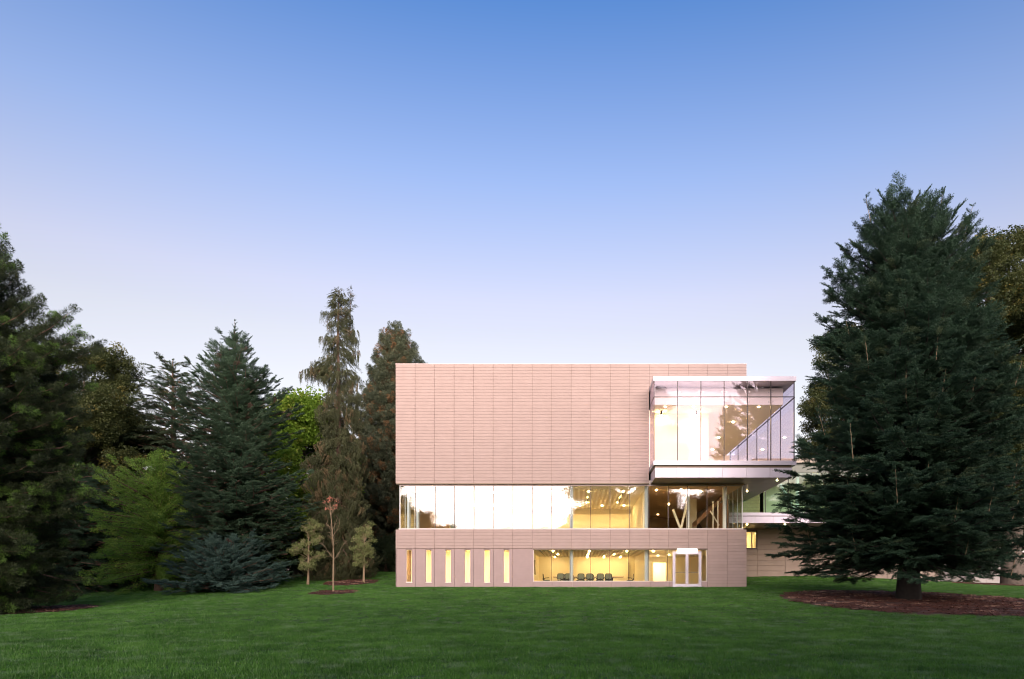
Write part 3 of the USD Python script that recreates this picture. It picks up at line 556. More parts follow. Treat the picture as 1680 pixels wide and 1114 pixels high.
def rot_about(v, ax, ang):
    ax = unit(ax); c, s = np.cos(ang)[:, None], np.sin(ang)[:, None]
    return v * c + np.cross(ax, v) * s + ax * (np.sum(ax * v, -1, keepdims=True)) * (1 - c)

def conifer(name, label, base, H, prof, pieces, nb, seed, step=.40, size=1.0, elev=(-8, 55), droop=.25, tipup=.1, t0=.03, spread=(35, 70), trunk_r=.3, bark='bark', inner=.15, clump=.35, group=None, cat='tree', leaders=(), hang=False, side=2, lens=(.72, 1.08), arms=(), shoots=0):
    """tapered trunk, whorled branches along a profile of (height share, radius), sprays set along every branch"""
    r = np.random.default_rng(seed); T = thing(name, label, cat, base, 0, group)
    hp = np.array([a for a, _ in prof]) ; rp = np.array([b for _, b in prof])
    n = 9; zz = np.linspace(0, 1, n); wob = np.cumsum(r.normal(0, .03 * H / 20, (n, 2)), 0); wob -= wob[0]
    tr = np.stack([wob[:, 0], wob[:, 1], zz * H], -1)
    rad = trunk_r * (1 - zz) ** .8 + .025; rad[0] *= 1.35
    tr[0, 2] = -.3
    MB().tube(tr, rad, 9).build(T, 'trunk', M[bark], smooth=True)
    br = MB(); POS, XD, ZD, SC = [], [], [], []
    # branch heights, more where the crown is wide
    grid = np.linspace(t0, .995, 200); w = np.interp(grid, hp, rp) + .4; cdf = np.cumsum(w) / w.sum()
    ts = np.interp((np.arange(nb) + r.uniform(0, 1, nb)) / nb, cdf, grid)
    extra = {}
    for t_, az_, L_ in arms: extra[len(ts)] = (az_, L_); ts = np.append(ts, t_)
    keep = []
    for i, t in enumerate(ts):
        az = i * 2.39996 + r.normal(0, .35)
        lump = meshkit.noise(np.array([[math.cos(az) * 1.6 + seed, math.sin(az) * 1.6, t * H * .32]]), seed)[0]
        Lb = np.interp(t, hp, rp) * (r.uniform(*lens) * (1 - clump / 2 + clump * lump))
        if Lb < .15: Lb = .15
        if i in extra: az, Lb = extra[i]
        o = np.array([np.interp(t, zz, tr[:, 0]), np.interp(t, zz, tr[:, 1]), t * H])
        e = math.radians(elev[0] + (elev[1] - elev[0]) * t ** 1.5 + r.normal(0, 7)); out = np.array([math.cos(az), math.sin(az), 0.])
        s = np.linspace(0, 1, 7); wig = r.normal(0, .05)
        pts = o + out * (s * Lb * math.cos(e))[:, None] + np.array([-out[1], out[0], 0]) * (wig * Lb * np.sin(s * 3))[:, None]
        pts[:, 2] += s * Lb * math.sin(e) - droop * Lb * s ** 2 * (1 - .6 * t) + tipup * Lb * s ** 4
        br.tube(pts, np.linspace(max(.012, .018 * Lb), .006, 7), 4, cap=False); keep.append(pts)
        m = max(2, int(Lb * (1 - inner) / step)); ss = np.linspace(inner, 1, m) + r.normal(0, .03, m); ss = np.clip(ss, 0.02, 1)
        c = np.stack([np.interp(ss, s, pts[:, k]) for k in range(3)], -1); tg = np.gradient(pts, axis=0); tg = unit(np.stack([np.interp(ss, s, tg[:, k]) for k in range(3)], -1))
        up = unit(np.array([0, 0, 1.]) - tg * tg[:, 2:3] + r.normal(0, .15, (m, 3)))
        for k in range(side):
            sg = (-1) ** k; ang = np.radians(r.uniform(*spread, m)) * sg
            d = rot_about(tg, up, ang) + r.normal(0, .16, (m, 3)); POS.append(c); XD.append(d); ZD.append(up + r.normal(0, .3, (m, 3))); SC.append(size * r.uniform(.65, 1.2, m) * (1 - .35 * ss) * min(1, .45 + Lb / 2.2))
        POS.append(pts[-1:] - (pts[-1:] - pts[-2:-1]) * .3); XD.append(unit(pts[-1:] - pts[-2:-1]) + [[0, 0, .25 * t]]); ZD.append(np.array([[0, 0, 1.]]) + r.normal(0, .2, (1, 3))); SC.append(np.array([size * r.uniform(.7, 1.0) * min(1, .5 + Lb / 2.2)]))
    # leading shoots
    for (dx, dz, ln) in ((0, 0, H * .06),) + tuple(leaders):
        k = max(5, int(ln / .22)); s = np.linspace(0, 1, k); o = np.array([tr[-1, 0] + dx, tr[-1, 1] + r.normal(0, .3) * (dx != 0), H - dz - ln])
        pts = o + np.stack([.08 * dx * s, 0 * s, s * ln * 1.0], -1); br.tube(pts, np.linspace(.04, .01, k), 4, cap=False)
        for a in range(3):
            th = r.uniform(0, 6.28, k); POS.append(pts); XD.append(np.stack([np.cos(th) * .8, np.sin(th) * .8, .9 + 0 * s], -1)); ZD.append(r.normal(0, 1, (k, 3)) + [0, 0, .5]); SC.append(size * (.75 - .45 * s) * r.uniform(.6, 1, k))
    br.build(T, 'branches', M[bark])
    if shoots:
        sh = MB()
        for j in r.choice(len(keep), shoots, replace=False):
            o = keep[j][r.integers(4, 7)]; k = 7; s = np.linspace(0, 1, k); ln = r.uniform(.9, 1.9); ox = o[:2] / max(.3, np.hypot(*o[:2])) * .25
            pts = o + np.stack([ox[0] * s * ln + r.normal(0, .04) * s, ox[1] * s * ln, ln * s], -1); sh.tube(pts, np.linspace(.024, .008, k), 5, cap=False)
            for a in range(2): th = r.uniform(0, 6.28, k); POS.append(pts); XD.append(np.stack([np.cos(th) * .7, np.sin(th) * .7, .9 + 0 * s], -1)); ZD.append(r.normal(0, 1, (k, 3))); SC.append(size * .32 * r.uniform(.6, 1.1, k))
        sh.build(T, 'upright_shoots', M['young_bark'])
    pos = np.vstack(POS)
    scatter(T, 'crown', pieces, pos, np.vstack(XD), np.vstack(ZD), np.concatenate(SC), r)
    return T

def broadleaf(name, label, base, H, h0, rx, rz, pieces, nl, per, seed, lobe=(1.1, 1.9), trunk_r=.3, bark='grey_bark', size=1.0, group=None, cat='tree', shell=.55, zc=None):
    """trunk, limbs to every lobe of the crown, leaf clusters spread through each lobe"""
    r = np.random.default_rng(seed); T = thing(name, label, cat, base, 0, group)
    zc = zc if zc is not None else H - rz
    d = unit(r.normal(size=(nl, 3))); rr = r.uniform(shell ** 3, 1, nl) ** (1 / 3)
    C = np.stack([d[:, 0] * rr * rx, d[:, 1] * rr * rx, zc + d[:, 2] * rr * rz], -1); C[:, 2] = np.maximum(C[:, 2], h0 * .9)
    R = r.uniform(*lobe, nl)
    tops = np.array([0, 0, zc + rz * .3]); n = 8; s = np.linspace(0, 1, n); wob = np.cumsum(r.normal(0, trunk_r * .35, (n, 2)), 0); wob -= wob[0]
    tr = np.stack([wob[:, 0], wob[:, 1], s * tops[2]], -1); rad = trunk_r * (1 - s) ** .7 + .03; rad[0] *= 1.4; tr[0, 2] = -.3
    MB().tube(tr, rad, 10).build(T, 'trunk', M[bark], smooth=True)
    lm = MB()
    for c, q in zip(C, R):
        t = np.clip((c[2] - .45 * math.hypot(c[0], c[1])) / tops[2], h0 / tops[2] * .8, .95); o = np.array([np.interp(t, s, tr[:, k]) for k in range(3)])
        u = np.linspace(0, 1, 6)[:, None]; pts = o + (c - o) * u + np.array([0, 0, 1.]) * (np.sin(u * np.pi) * .12 * np.linalg.norm(c - o)) + r.normal(0, .05, (6, 3)) * np.sin(u * np.pi)
        lm.tube(pts, np.linspace(max(.02, trunk_r * .28), .012, 6), 5, cap=False)
        for _ in range(3): e = c + unit(r.normal(size=3)) * q * .9; lm.tube([pts[-2], (pts[-2] + e) / 2 + r.normal(0, .1, 3), e], [.018, .012, .005], 3, cap=False)
    lm.build(T, 'limbs', M[bark])
    POS = []
    for c, q in zip(C, R):
        k = int(per * (q / np.mean(lobe)) ** 2); v = unit(r.normal(size=(k, 3))) * (q * r.uniform(.12, 1, k) ** .5)[:, None] * [1, 1, .75]; POS.append(c + v)
    pos = np.vstack(POS); k = len(pos)
    th = r.uniform(0, 6.28, k); scatter(T, 'crown', pieces, pos, np.stack([np.cos(th), np.sin(th), r.normal(0, .25, k)], -1), np.array([0, 0, 1.]) + r.normal(0, .3, (k, 3)), size * r.uniform(.7, 1.25, k), r)
    return T

def foot(px, y):
    x = (px - 947) / PX * (CAM_D + y); return np.array([x, y, gz(x, y)])
def top_h(py, y, base): return (963 - py) / PX * (CAM_D + y) - base[2]

# ---- trees in view
b = foot(1490, -13); H = top_h(338, -13, b)
conifer('redwood_tree', 'huge dark green conifer standing in the mulch bed on the right', b, H, [(0, 3.6), (.06, 4.0), (.13, 5.3), (.2, 6.0), (.35, 5.6), (.45, 5.2), (.55, 4.7), (.7, 3.7), (.8, 3.0), (.9, 2.0), (.97, .9), (1, .25)], PC['redwood'], 700, 1, step=.34, size=1.15,
        elev=(-2, 48), droop=.19, tipup=.14, t0=.10, trunk_r=.48, leaders=((.05, -.45, 2.2), (.8, -.15, 2.6), (1.5, .8, 2.4), (2.2, 1.6, 2.6), (2.7, 2.8, 2.4), (-.7, 1.0, 1.8), (-1.3, 3.0, 2.0)), inner=.12, clump=.85, lens=(.8, 1.02), shoots=60, bark='dark_bark')
b = foot(1665, 13); broadleaf('oak_tree', 'tall olive green broadleaf tree behind the huge conifer at the right edge', b, top_h(385, 13, b), 6, 8.5, 13.0, PC['oak'], 150, 62, 2, lobe=(1.3, 2.3), trunk_r=.85, bark='grey_bark', size=1.1, shell=.3)
b = foot(1402, 22); broadleaf('plane_tree', 'yellowish broadleaf tree peeping out left of the huge conifer above the link wing', b, top_h(535, 22, b), 8, 5.2, 9.5, PC['oak'], 60, 60, 3, lobe=(1.2, 2.0), trunk_r=.5, size=1.0, shell=.35)
b = foot(-92, -16); conifer('cedar_tree', 'large near conifer with bright green tufts at the far left edge', b, top_h(398, -16, b), [(0, 3.4), (.05, 4.6), (.2, 5.8), (.4, 6.2), (.55, 6.2), (.66, 5.4), (.76, 4.0), (.86, 3.4), (.95, 2.6), (1, .6)], PC['sugi'], 620, 4, step=.27, size=1.0, elev=(-12, 40), droop=.35, tipup=.25, trunk_r=.5, t0=.02, clump=.6, inner=.15)
b = foot(385, 1.5); conifer('fir_tree', 'broad blue green fir with a pointed irregular top left of the tall narrow conifer', b, top_h(545, 1.5, b), [(0, 3.2), (.06, 3.9), (.2, 4.4), (.35, 4.4), (.5, 4.2), (.62, 3.9), (.74, 3.4), (.84, 1.9), (.92, 1.0), (1, .2)], PC['fir'], 560, 5, step=.28, size=.82, elev=(-6, 34), droop=.14, tipup=.16, trunk_r=.35, t0=.03, clump=1.2, leaders=((.04, -.8, 2.0), (.0, -.3, 1.6), (-.9, .9, 1.2)), arms=((.79, 3.05, 2.9), (.78, 3.4, 2.5), (.68, 3.0, 4.1), (.67, 3.3, 3.7), (.69, .1, 3.6), (.60, 3.1, 4.5), (.61, -.1, 4.0)))
b = foot(555, 7); conifer('weeping_tree', 'tall narrow weeping conifer with a forked tip between the fir and the museum', b, top_h(475, 7, b), [(0, 2.3), (.1, 2.3), (.3, 2.0), (.5, 1.75), (.6, 1.5), (.7, 1.3), (.85, .95), (.95, .55), (1, .2)], PC['weep'], 260, 6, step=.30, size=1.1, elev=(10, 45), droop=.55, tipup=-.1, trunk_r=.32, t0=.03, leaders=((1.0, .1, 3.2), (.55, .8, 2.6), (-.25, .0, 2.6)), clump=1.4, spread=(15, 60), lens=(.55, 1.25), arms=((.71, 3.05, 2.9), (.70, 3.3, 2.5), (.72, 2.9, 2.2)))
b = foot(652, 25); conifer('sequoia_tree', 'brownish pointed conifer rising behind the left corner of the museum', b, top_h(537, 25, b), [(0, 5.4), (.2, 5.4), (.4, 4.9), (.6, 4.2), (.75, 3.2), (.88, 1.9), (1, .25)], PC['sequoia'], 680, 7, step=.36, size=1.35, elev=(-5, 40), droop=.2, tipup=.3, trunk_r=.6, t0=.04, clump=.5)
b = foot(488, 14); broadleaf('maple_tree', 'bright yellow green broadleaf tree glowing behind the fir and the weeping conifer', b, top_h(645, 14, b), 2.5, 4.4, 8.4, PC['maple'], 80, 40, 8, lobe=(1.1, 2.0), trunk_r=.35, size=1.15)
b = foot(262, 3); conifer('hornbeam_tree', 'small yellow green bushy tree with tiered branches in front of the dark conifers', b, top_h(745, 3, b), [(0, 2.4), (.12, 4.4), (.3, 4.6), (.5, 4.0), (.7, 3.0), (.85, 1.8), (1, .3)], PC['lime'], 210, 9, step=.36, size=.85, elev=(-8, 55), droop=.14, tipup=.08, trunk_r=.28, t0=.10, clump=1.25, bark='bark')
b = foot(285, 15); conifer('atlas_cedar', 'cedar with wispy layered branches rising behind the left trees', b, top_h(592, 15, b), [(0, 6.0), (.2, 6.5), (.45, 5.2), (.65, 4.0), (.8, 3.4), (.92, 2.2), (1, .4)], PC['cedar'], 230, 10, step=.50, size=1.2, elev=(0, 38), droop=.12, tipup=-.12, trunk_r=.45, t0=.05, clump=.6)
b = foot(140, 12); broadleaf('shade_tree', 'dark olive broadleaf tree behind the near conifer on the left', b, top_h(566, 12, b), 2.0, 5.6, 11.5, PC['oak'], 105, 75, 11, lobe=(1.2, 2.0), trunk_r=.45, size=.9, shell=.4)
b = foot(120, 4); conifer('drooping_cedar', 'dark cedar with drooping feathery branches below the shade tree on the left', b, 10.5, [(0, 5.0), (.4, 5.2), (.75, 3.6), (1, .5)], PC['fir'], 150, 14, step=.40, size=1.0, elev=(0, 15), droop=.35, tipup=.05, trunk_r=.3, t0=.06, clump=.7)
b = foot(205, 26); conifer('dark_cedar', 'brownish green cedar top showing between the two other cedars', b, top_h(625, 26, b), [(0, 6.0), (.3, 6.0), (.6, 4.8), (.8, 3.4), (.93, 2.0), (1, .5)], PC['cedar'], 260, 12, step=.55, size=1.3, elev=(-6, 30), droop=.2, tipup=.0, trunk_r=.5, t0=.03, clump=.7)
# low spreading blue spruce in front of the fir
b = foot(372, -1.5); conifer('spruce_shrub', 'low spreading blue green spruce at the foot of the fir', b, 3.1, [(0, 4.0), (.2, 4.1), (.5, 3.0), (.8, 1.7), (1, .5)], PC['blue'], 150, 13, step=.36, size=.9, elev=(4, 50), droop=.12, tipup=.1, trunk_r=.12, t0=.02, clump=.7, cat='shrub')
# dark understorey
for k, (px, y, h, w, lab) in enumerate(((60, 6, 4.5, 3.6, 'dark shrub at the far left under the cedars'), (130, 9, 4.0, 3.4, 'dark shrub left of the small yellow green tree'), (190, 14, 5.0, 4.0, 'dark shrub behind the small yellow green tree'),
        (330, 16, 5.0, 4.0, 'dark shrub behind the low blue spruce'), (455, 14, 4.2, 3.2, 'dark shrub left of the young leafy tree'), (500, 16, 4.5, 3.0, 'dark shrub behind the bare young tree'), (570, 13, 3.6, 2.6, 'dark shrub at the foot of the tall weeping conifer'), (632, 18, 3.8, 3.4, 'dark shrub beside the left corner of the museum'))):
    b = foot(px, y); broadleaf('dark_shrub', lab, b, h, .2, w, h * .5, PC['shrub'], 26, 26, 40 + k, lobe=(.7, 1.2), trunk_r=.08, bark='bark', size=.95, cat='shrub', zc=h * .45)
# trees far behind that close the gaps
for k, (px, y, py, sp, lab) in enumerate(((20, 34, 640, 'cedar', 'dark far conifer at the left edge behind the others'), (330, 40, 700, 'cedar', 'dark far conifer seen through the fir'), (420, 44, 760, 'cedar', 'dark far conifer below the bright maple'), (590, 46, 720, 'sequoia', 'brown far conifer beside the weeping conifer'),
        (1560, 34, 700, 'cedar', 'dark far conifer seen through the huge conifer on the right'), (1690, 40, 620, 'cedar', 'dark far conifer at the right edge'))):
    b = foot(px, y); Hh = top_h(py, y, b); conifer('far_conifer', lab, b, Hh, [(0, .34 * Hh), (.3, .32 * Hh), (.7, .18 * Hh), (1, .4)], PC[sp], 200, 60 + k, step=.7, size=1.6, elev=(-6, 35), droop=.2, trunk_r=.4, t0=.03, clump=.5)
# young trees on the lawn
b = foot(505, 2); broadleaf('young_tree', 'young leafy tree with pale drooping leaves left of the bare sapling', b, top_h(848, 2, b), 1.1, 1.15, 2.1, PC['pale'], 30, 9, 30, lobe=(.22, .46), trunk_r=.065, bark='young_bark', size=.62, shell=.3)
b = foot(597, 3.2); broadleaf('young_tree', 'young leafy tree with pale drooping leaves between the bare sapling and the museum', b, top_h(855, 3.2, b), 1.2, .85, 2.0, PC['pale'], 28, 9, 31, lobe=(.22, .42), trunk_r=.06, bark='young_bark', size=.60, shell=.3)
b = foot(547, -5); r_ = np.random.default_rng(33); T = thing('bare_sapling', 'bare young tree with a few pinkish leaves at its tip in a small mulch ring', 'tree', b); Hs = top_h(812, -5, b)
zz = np.linspace(0, 1, 9); tr = np.stack([-.10 * zz * 4 * (zz > .4) * (zz - .4) - .02 * np.sin(zz * 9), .03 * np.sin(zz * 7), zz * Hs * .96], -1); tr[0, 2] = -.2
MB().tube(tr, .055 * (1 - zz) ** .8 + .010, 8).build(T, 'trunk', M['young_bark'], smooth=True); br = MB(); tips = []
for k in range(17):
    t = r_.uniform(.30, .97); o = np.array([np.interp(t, zz, tr[:, i]) for i in range(3)]); az = k * 2.4; ln = (1.25 - .75 * t) * r_.uniform(.6, 1.15); e = r_.uniform(.35, 1.0)
    d = np.array([math.cos(az) * math.cos(e), math.sin(az) * math.cos(e), math.sin(e)]); s = np.linspace(0, 1, 5)[:, None]; p = o + d * s * ln + np.array([0, 0, .25]) * s ** 2 * ln + r_.normal(0, .03, (5, 3)) * s; br.tube(p, np.linspace(.018, .004, 5), 4, cap=False); tips.append((t, p[-1]))
    for j in range(5):
        q = p[r_.integers(1, 5)]; d2 = unit(d + r_.normal(0, .55, 3)); l2 = r_.uniform(.2, .5); br.tube([q, q + d2 * l2 * .5 + [0, 0, .03], q + d2 * l2], [.008, .006, .003], 3, cap=False)
br.build(T, 'branches', M['young_bark'])
tp = np.vstack([p for t, p in tips if t > .72] + [tr[-1], tr[-1] + [.12, 0, -.05], tr[-1] + [-.15, .05, -.08], tr[-2] + [.25, .05, .2], tr[-2] + [-.3, 0, .12]])
scatter(T, 'leaves', PC['pink'], tp, r_.normal(size=(len(tp), 3)), np.array([0, 0, 1.]) + r_.normal(0, .3, (len(tp), 3)), r_.uniform(.8, 1.3, len(tp)), r_)

# ---- trees behind the camera, which the glass mirrors
def mirror_foot(px, y): x = (px - 947) / PX * (CAM_D - y); return np.array([x, y, gz(x, y)])
b = mirror_foot(1025, -68); broadleaf('mirrored_tree', 'big broadleaf tree across the lawn, seen mirrored in the museum glass', b, 36, 4, 9.5, 16.5, PC['oak'], 125, 40, 50, lobe=(1.6, 2.8), trunk_r=.7, size=1.7)
b = mirror_foot(1187, -78); conifer('mirrored_conifer', 'pointed conifer across the lawn, seen mirrored in the glass box', b, (963 - 668) / PX * 126 + 1.8, [(0, 5.5), (.2, 5.6), (.5, 4.4), (.75, 3.0), (.9, 1.6), (1, .3)], PC['redwood'], 300, 51, step=.6, size=1.6, elev=(0, 55), droop=.1, tipup=.2, trunk_r=.45, t0=.04, leaders=((.8, .5, 2.5), (-1.0, 1.5, 2.5)), clump=.6)
hb = mirror_foot(560, -112); hedge0 = broadleaf('mirrored_shrub', 'tall leafy shrub of an unseen border added to block sky glow in the ground floor glass', hb, 9.0, .3, 6.5, 4.6, PC['shrub'], 46, 30, 53, lobe=(1.2, 1.9), trunk_r=.12, size=2.0, cat='shrub', group='unseen shrub border added against the sky glow', zc=4.2, shell=.3)  # unseen border, added to keep sky glow out of the ground floor reflections
for k in range(21):
    x = -92 + k * 9.0; copy_of(hedge0, (x, -110 + (k % 3) * 2.0, gz(x, -110)), k * 77, 'tall leafy shrub of an unseen border added to block sky glow in the ground floor glass', 'unseen shrub border added against the sky glow', (1, 1, .9 + .1 * (k % 4)))
b = mirror_foot(700, -96); far0 = broadleaf('mirrored_far_tree', 'broadleaf tree of the far tree line mirrored in the middle floor glass', b, 17, 2.0, 5.5, 7.8, PC['oak'], 60, 26, 52, lobe=(1.2, 2.2), trunk_r=.35, size=1.6, group='far tree line mirrored in the glass')
for k, (px, y, h) in enumerate(((480, -98, 26), (560, -99, 22), (620, -94, 25), (735, -97, 14.5), (775, -101, 11.5), (822, -97, 14), (868, -99, 12.5), (905, -95, 14), (945, -98, 17), (1075, -99, 19), (1118, -96, 20.5), (1160, -97, 21), (1232, -96, 25), (1272, -95, 26), (1330, -97, 25), (1400, -98, 27), (1480, -96, 24), (390, -95, 25))):
    b = mirror_foot(px, y); copy_of(far0, b, k * 67, 'broadleaf tree of the far tree line mirrored in the middle floor glass', 'far tree line mirrored in the glass', (h / 17 * (1 if h > 15 else 1.15), h / 17 * (1 if h > 15 else 1.15), h / 17))

# ------------------------------------------------------------------ mulch beds
usdkit.material(stage, L + 'mulch', {'g': ('geometry', {}), 'n': ('noise_texture', {'scale': 22., 'detail': 6.}), 'r': ('rgb_ramp', {'ramp': [(.3, (.028, .015, .011)), (.7, (.085, .038, .026))]}), 'b': ('bump', {'strength': 1., 'distance': .03}), 'p': ('principled_bsdf', {'roughness': .95})},
    [('g.position', 'n.vector'), ('n.fac', 'r.fac'), ('r.color', 'p.base_color'), ('n.fac', 'b.height'), ('b.normal', 'p.normal')], surface='p.BSDF')
leaf('bark_chip', (.035, .016, .012), (.145, .058, .038), (.26, .16, .11), trans=0.0, f2=.1)
rc = np.random.default_rng(77); n = 26
cv, cf = MB(), None
for _ in range(n):
    c = np.append(rc.uniform(-.2, .2, 2), rc.uniform(0, .025)); a = rc.uniform(0, 6.28); l, w, t = rc.uniform(.03, .08), rc.uniform(.012, .03), rc.uniform(.006, .014); ti = rc.normal(0, .25)
    e = np.array([math.cos(a), math.sin(a), ti]) * l; s_ = np.array([-math.sin(a), math.cos(a), 0]) * w; u = np.array([0, 0, t])
    cv.raw([c - e - s_, c + e - s_, c + e * .8 + s_, c - e * .9 + s_, c - e * .9 + u, c + e * .85 + u], [(0, 1, 5), (0, 5, 4), (1, 2, 5), (2, 3, 4), (2, 4, 5), (3, 0, 4)])
chips = piece('chip_cluster', 'bark_chip', [(np.vstack(cv.v), np.vstack(cv.f))])
beds = [(18.2, -13.2, 7.2, 8.0, 'red brown mulch bed under the huge conifer'), (-15.72, -5, 1.45, 1.7, 'small mulch ring around the bare sapling'), (-17.4, 3.6, 2.0, 2.6, 'mulch patch around the young tree by the museum'), (-30, -14, 4.4, 4.5, 'mulch bed under the near conifer at the far left'), (39, 11, 6, 4.0, 'dark mulch bed under the broadleaf tree at the right edge')]
def in_bed(x, y, k=1.0): return np.any([((x - a) / (c * k)) ** 2 + ((y - b_) / (d * k)) ** 2 < 1 for a, b_, c, d, _ in beds], 0)
for a, b_, c, d, lab in beds:
    nr, na = 12, 72; th = np.linspace(0, 2 * np.pi, na, endpoint=False); wv = 1 + .035 * np.sin(th * 5 + a) + .02 * np.sin(th * 11 + b_)
    rr = np.linspace(0, 1, nr + 1)[1:]; X = np.concatenate([[a], (a + c * rr[:, None] * np.cos(th) * wv).ravel()]); Y = np.concatenate([[b_], (b_ + d * rr[:, None] * np.sin(th) * wv).ravel()])
    Z = ground(X, Y) + .045; Z[-na:] -= .05
    f = [(0, 1 + j, 1 + (j + 1) % na) for j in range(na)] + [t for i in range(nr - 1) for j in range(na) for t in ((1 + i * na + j, 1 + (i + 1) * na + j, 1 + (i + 1) * na + (j + 1) % na), (1 + i * na + j, 1 + (i + 1) * na + (j + 1) % na, 1 + i * na + (j + 1) % na))]
    bed = thing('mulch_bed', lab, 'mulch bed'); bp = stage.GetPrimAtPath(bed); bp.SetCustomDataByKey('kind', 'structure')
    usdkit.mesh(stage, bed + '/mulch', (np.stack([X, Y, Z], -1), f), L + 'mulch', smooth=True)
    k = int(c * d * 22); u = np.sqrt(rc.uniform(0, .97, k)); t = rc.uniform(0, 6.28, k); px_, py_ = a + c * u * np.cos(t), b_ + d * u * np.sin(t)
    aa = rc.uniform(0, 6.28, k); scatter(bed, 'bark_chips', chips, np.stack([px_, py_, ground(px_, py_) + .045], -1), np.stack([np.cos(aa), np.sin(aa), 0 * aa], -1), np.tile([0, 0, 1.], (k, 1)), rc.uniform(.8, 1.4, k), rc)

# ------------------------------------------------------------------ grass
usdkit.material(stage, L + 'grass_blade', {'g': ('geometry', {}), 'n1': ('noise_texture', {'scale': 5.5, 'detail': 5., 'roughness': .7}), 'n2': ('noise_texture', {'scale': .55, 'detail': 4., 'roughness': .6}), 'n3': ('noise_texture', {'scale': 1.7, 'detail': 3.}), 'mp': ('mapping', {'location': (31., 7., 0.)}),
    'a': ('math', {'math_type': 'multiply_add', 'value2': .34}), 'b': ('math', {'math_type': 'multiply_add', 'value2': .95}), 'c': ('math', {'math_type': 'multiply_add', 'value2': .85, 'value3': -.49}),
    'r': ('rgb_ramp', {'ramp': [(.22, (.025, .085, .010)), (.5, (.068, .188, .024)), (.8, (.145, .295, .062))]}), 'r3': ('rgb_ramp', {'ramp': [(.54, (0, 0, 0)), (.72, (.7, .7, .7))]}), 'mx': ('mix_color', {'blend_type': 'mix', 'b': (.15, .24, .125), 'use_clamp': False}),  # pale bluish patches: sheen of leaning clumps put into the blade colour
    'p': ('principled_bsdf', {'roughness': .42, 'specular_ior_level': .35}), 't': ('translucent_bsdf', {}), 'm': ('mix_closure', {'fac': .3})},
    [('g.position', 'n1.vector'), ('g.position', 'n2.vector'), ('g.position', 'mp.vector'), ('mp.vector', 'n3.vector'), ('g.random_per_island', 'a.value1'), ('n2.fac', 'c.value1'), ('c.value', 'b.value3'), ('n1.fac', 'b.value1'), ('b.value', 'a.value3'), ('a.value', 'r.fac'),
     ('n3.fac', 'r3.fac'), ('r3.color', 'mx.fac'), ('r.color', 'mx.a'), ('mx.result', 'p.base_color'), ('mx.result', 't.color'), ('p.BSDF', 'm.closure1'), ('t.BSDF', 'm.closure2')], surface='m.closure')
def turf(seed, n, w, h, size):
    r = np.random.default_rng(seed); p = np.stack([r.uniform(-w, w, n), r.uniform(-w, w, n), np.full(n, -.01)], -1); d = np.stack([r.normal(0, .45, n), r.normal(0, .45, n), np.ones(n)], -1)
    return slivers(p, d, h * r.uniform(.45, 1.5, n), size * r.uniform(.7, 1.5, n), r)
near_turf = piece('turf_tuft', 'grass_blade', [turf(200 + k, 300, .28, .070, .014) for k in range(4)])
rg = np.random.default_rng(5); GXs, GYs = [], []
for D0, D1, st in ((11.3, 26, .42), (26, 64, .55)):
    xs = np.arange(-56, 46, st); ys = np.arange(D0, D1, st) - CAM_D; XX, YY = np.meshgrid(xs, ys); XX = XX.ravel() + rg.uniform(-.2, .2, XX.size); YY = YY.ravel() + rg.uniform(-.2, .2, YY.size)
    D = YY + CAM_D; k = (XX > -.90 * D) & (XX < .70 * D) & ~((XX > XL - .1) & (XX < XR + .1) & (YY > -.22)) & ~((XX >= XR) & (YY > 14.8)) & ~in_bed(XX, YY, .97); GXs.append(XX[k]); GYs.append(YY[k])
X, Y = np.concatenate(GXs), np.concatenate(GYs); Z = ground(X, Y) + .03 * (meshkit.fbm(np.stack([X * .35, Y * .35, 0 * X], -1), 3) - .5)
a = rg.uniform(0, 6.28, len(X)); hv = .75 + .5 * meshkit.fbm(np.stack([X * .5, Y * .5, 0 * X + 3], -1), 3)
gs = np.stack([np.ones(len(X)), np.ones(len(X)), hv], -1)
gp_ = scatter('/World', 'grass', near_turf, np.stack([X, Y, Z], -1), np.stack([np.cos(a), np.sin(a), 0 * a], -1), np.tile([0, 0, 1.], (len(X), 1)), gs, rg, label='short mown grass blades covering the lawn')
tag(stage.GetPrimAtPath(gp_), cat='grass')

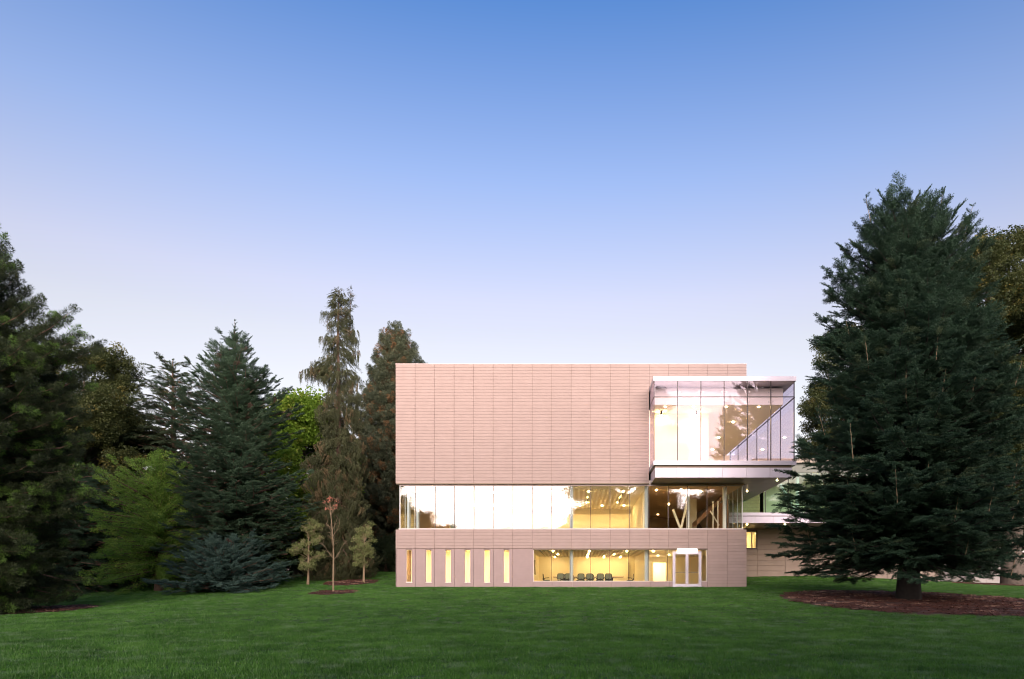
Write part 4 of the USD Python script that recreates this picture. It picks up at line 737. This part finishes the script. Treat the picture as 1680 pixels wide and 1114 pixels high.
# ------------------------------------------------------------------ conference furniture
tb = thing('conference_table', 'long conference table behind the ground floor window among mesh chairs', 'table', (0.85, 3.6, .05))
tt = MB(); tt.box(-2.7, 2.7, -.75, .75, .70, .735); tt.box(-2.66, 2.66, -.71, .71, .66, .70); tt.build(tb, 'tabletop', M['table'])
for s in (-1.6, 1.6): box(tb, 'leg', M['black'], s - .3, s + .3, -.25, .25, 0, .66)
def make_chair(label):
    c = thing('mesh_chair', label, 'chair', (0, 0, 0), 0, 'mesh chairs around the conference table')
    out = [(-.20, .50), (.20, .50), (.25, .62), (.27, .80), (.24, .92), (.14, .965), (-.14, .965), (-.24, .92), (-.27, .80), (-.25, .62)]
    inn = [(x * .86, .735 + (z - .735) * .84) for x, z in out]
    back = lambda x, z, o=0: (x, -.24 - .10 * (z - .5) - .04 * (1 - (x / .27) ** 2) + o, z)
    fr = MB(); n = len(out); v = [back(*p, o) for o in (0, .03) for p in out] + [back(*p, o) for o in (0, .03) for p in inn]
    f = []
    for i in range(n):
        j = (i + 1) % n
        for a_, b2 in ((0, 2 * n), (3 * n, n), (n, 0), (2 * n, 3 * n)): f += [(a_ + i, a_ + j, b2 + j), (a_ + i, b2 + j, b2 + i)]
    fr.raw(v, f).build(c, 'back_frame', M['black'])
    ms = MB(); v = [back(*p, .015) for p in inn]; v.append(back(0, .735, .015)); ms.raw(v, [(i, (i + 1) % n, n) for i in range(n)]).build(c, 'backrest', M['mesh'])
    se = MB(); se.tube([(-.02, 0, .44), (.0, 0, .45)], [.01, .01], 4); sx = np.linspace(-.25, .25, 5); sy = np.linspace(-.22, .24, 5)
    sv = [(x, y, .45 - .05 * max(0, y - .1) * 3 + .03 * (x / .25) ** 2 + o) for o in (0, -.05) for y in sy for x in sx]; q = lambda i, j: i * 5 + j
    sf = [t for i in range(4) for j in range(4) for t in ((q(i, j), q(i, j + 1), q(i + 1, j + 1)), (q(i, j), q(i + 1, j + 1), q(i + 1, j)), (25 + q(i, j), 25 + q(i + 1, j + 1), 25 + q(i, j + 1)), (25 + q(i, j), 25 + q(i + 1, j), 25 + q(i + 1, j + 1)))]
    ring = [q(0, j) for j in range(5)] + [q(i, 4) for i in range(1, 5)] + [q(4, j) for j in (3, 2, 1, 0)] + [q(i, 0) for i in (3, 2, 1)]
    sf += [t for k in range(len(ring)) for t in ((ring[k], 25 + ring[k], 25 + ring[(k + 1) % len(ring)]), (ring[k], 25 + ring[(k + 1) % len(ring)], ring[(k + 1) % len(ring)]))]
    MB().raw(sv, sf).build(c, 'seat', M['mesh'])
    for s in (-1, 1): MB().tube([(s * .22, -.22, .50), (s * .31, -.12, .64), (s * .31, .16, .66)], [.016, .02, .028], 6).build(c, 'armrest', M['black'])
    MB().tube([(0, -.2, .40), (0, -.28, .52), (0, -.29, .62)], .025, 6).build(c, 'spine', M['black'])
    MB().tube([(0, 0, .08), (0, 0, .41)], [.035, .025], 8).build(c, 'column', M['steel'])
    bs = MB()
    for k in range(5): t = k * 2 * math.pi / 5; bs.tube([(0, 0, .10), (.3 * math.cos(t), .3 * math.sin(t), .06)], [.03, .018], 5); bs.tube([(.3 * math.cos(t), .3 * math.sin(t) - .015, .03), (.3 * math.cos(t), .3 * math.sin(t) + .015, .03)], .03, 8)
    bs.build(c, 'base', M['black']); return c
NTH = ('first', 'second', 'third', 'fourth', 'fifth', 'last')
ch = make_chair('first black mesh office chair from the left on the window side of the conference table')
first = True
for k, px in enumerate((920.4, 933, 952, 967.4, 984.2, 999.3)):
    D = CAM_D + 2.3; x = (px - 947) / PX * D
    if first:
        pr = UsdGeom.Xformable(stage.GetPrimAtPath(ch)); ops = pr.GetOrderedXformOps(); ops[0].Set(Gf.Vec3d(x, 2.3, .05)); ops[1].Set(-5.0); first = False
    else: copy_of(ch, (x, 2.3, .05), (-1) ** k * 6 * (k % 3), f'{NTH[k]} black mesh office chair from the left on the window side of the conference table', 'mesh chairs around the conference table')
    copy_of(ch, (x + .1, 5.0, .05), 180 + (k % 3 - 1) * 8, f'{NTH[k]} black mesh office chair from the left on the far side of the conference table', 'mesh chairs on the far side of the table')
copy_of(ch, (-2.35, 3.5, .05), -82, 'black mesh office chair at the left end of the conference table, seen from the side', 'left end chair'); copy_of(ch, (4.05, 3.5, .05), 84, 'black mesh office chair at the right end of the conference table, seen from the side', 'right end chair')
tv = thing('wall_screen', 'dark flat screen on the left wall of the conference room', 'screen', (CF0, 5.6, 1.55))
box(tv, 'casing', M['black'], .03, .10, -1.0, 1.0, -.55, .6); box(tv, 'display', plain('screen_glass', (.01, .01, .012), .1), .101, .106, -.96, .96, -.51, .56); box(tv, 'bracket', M['steel'], .003, .03, -.2, .2, -.2, .2)
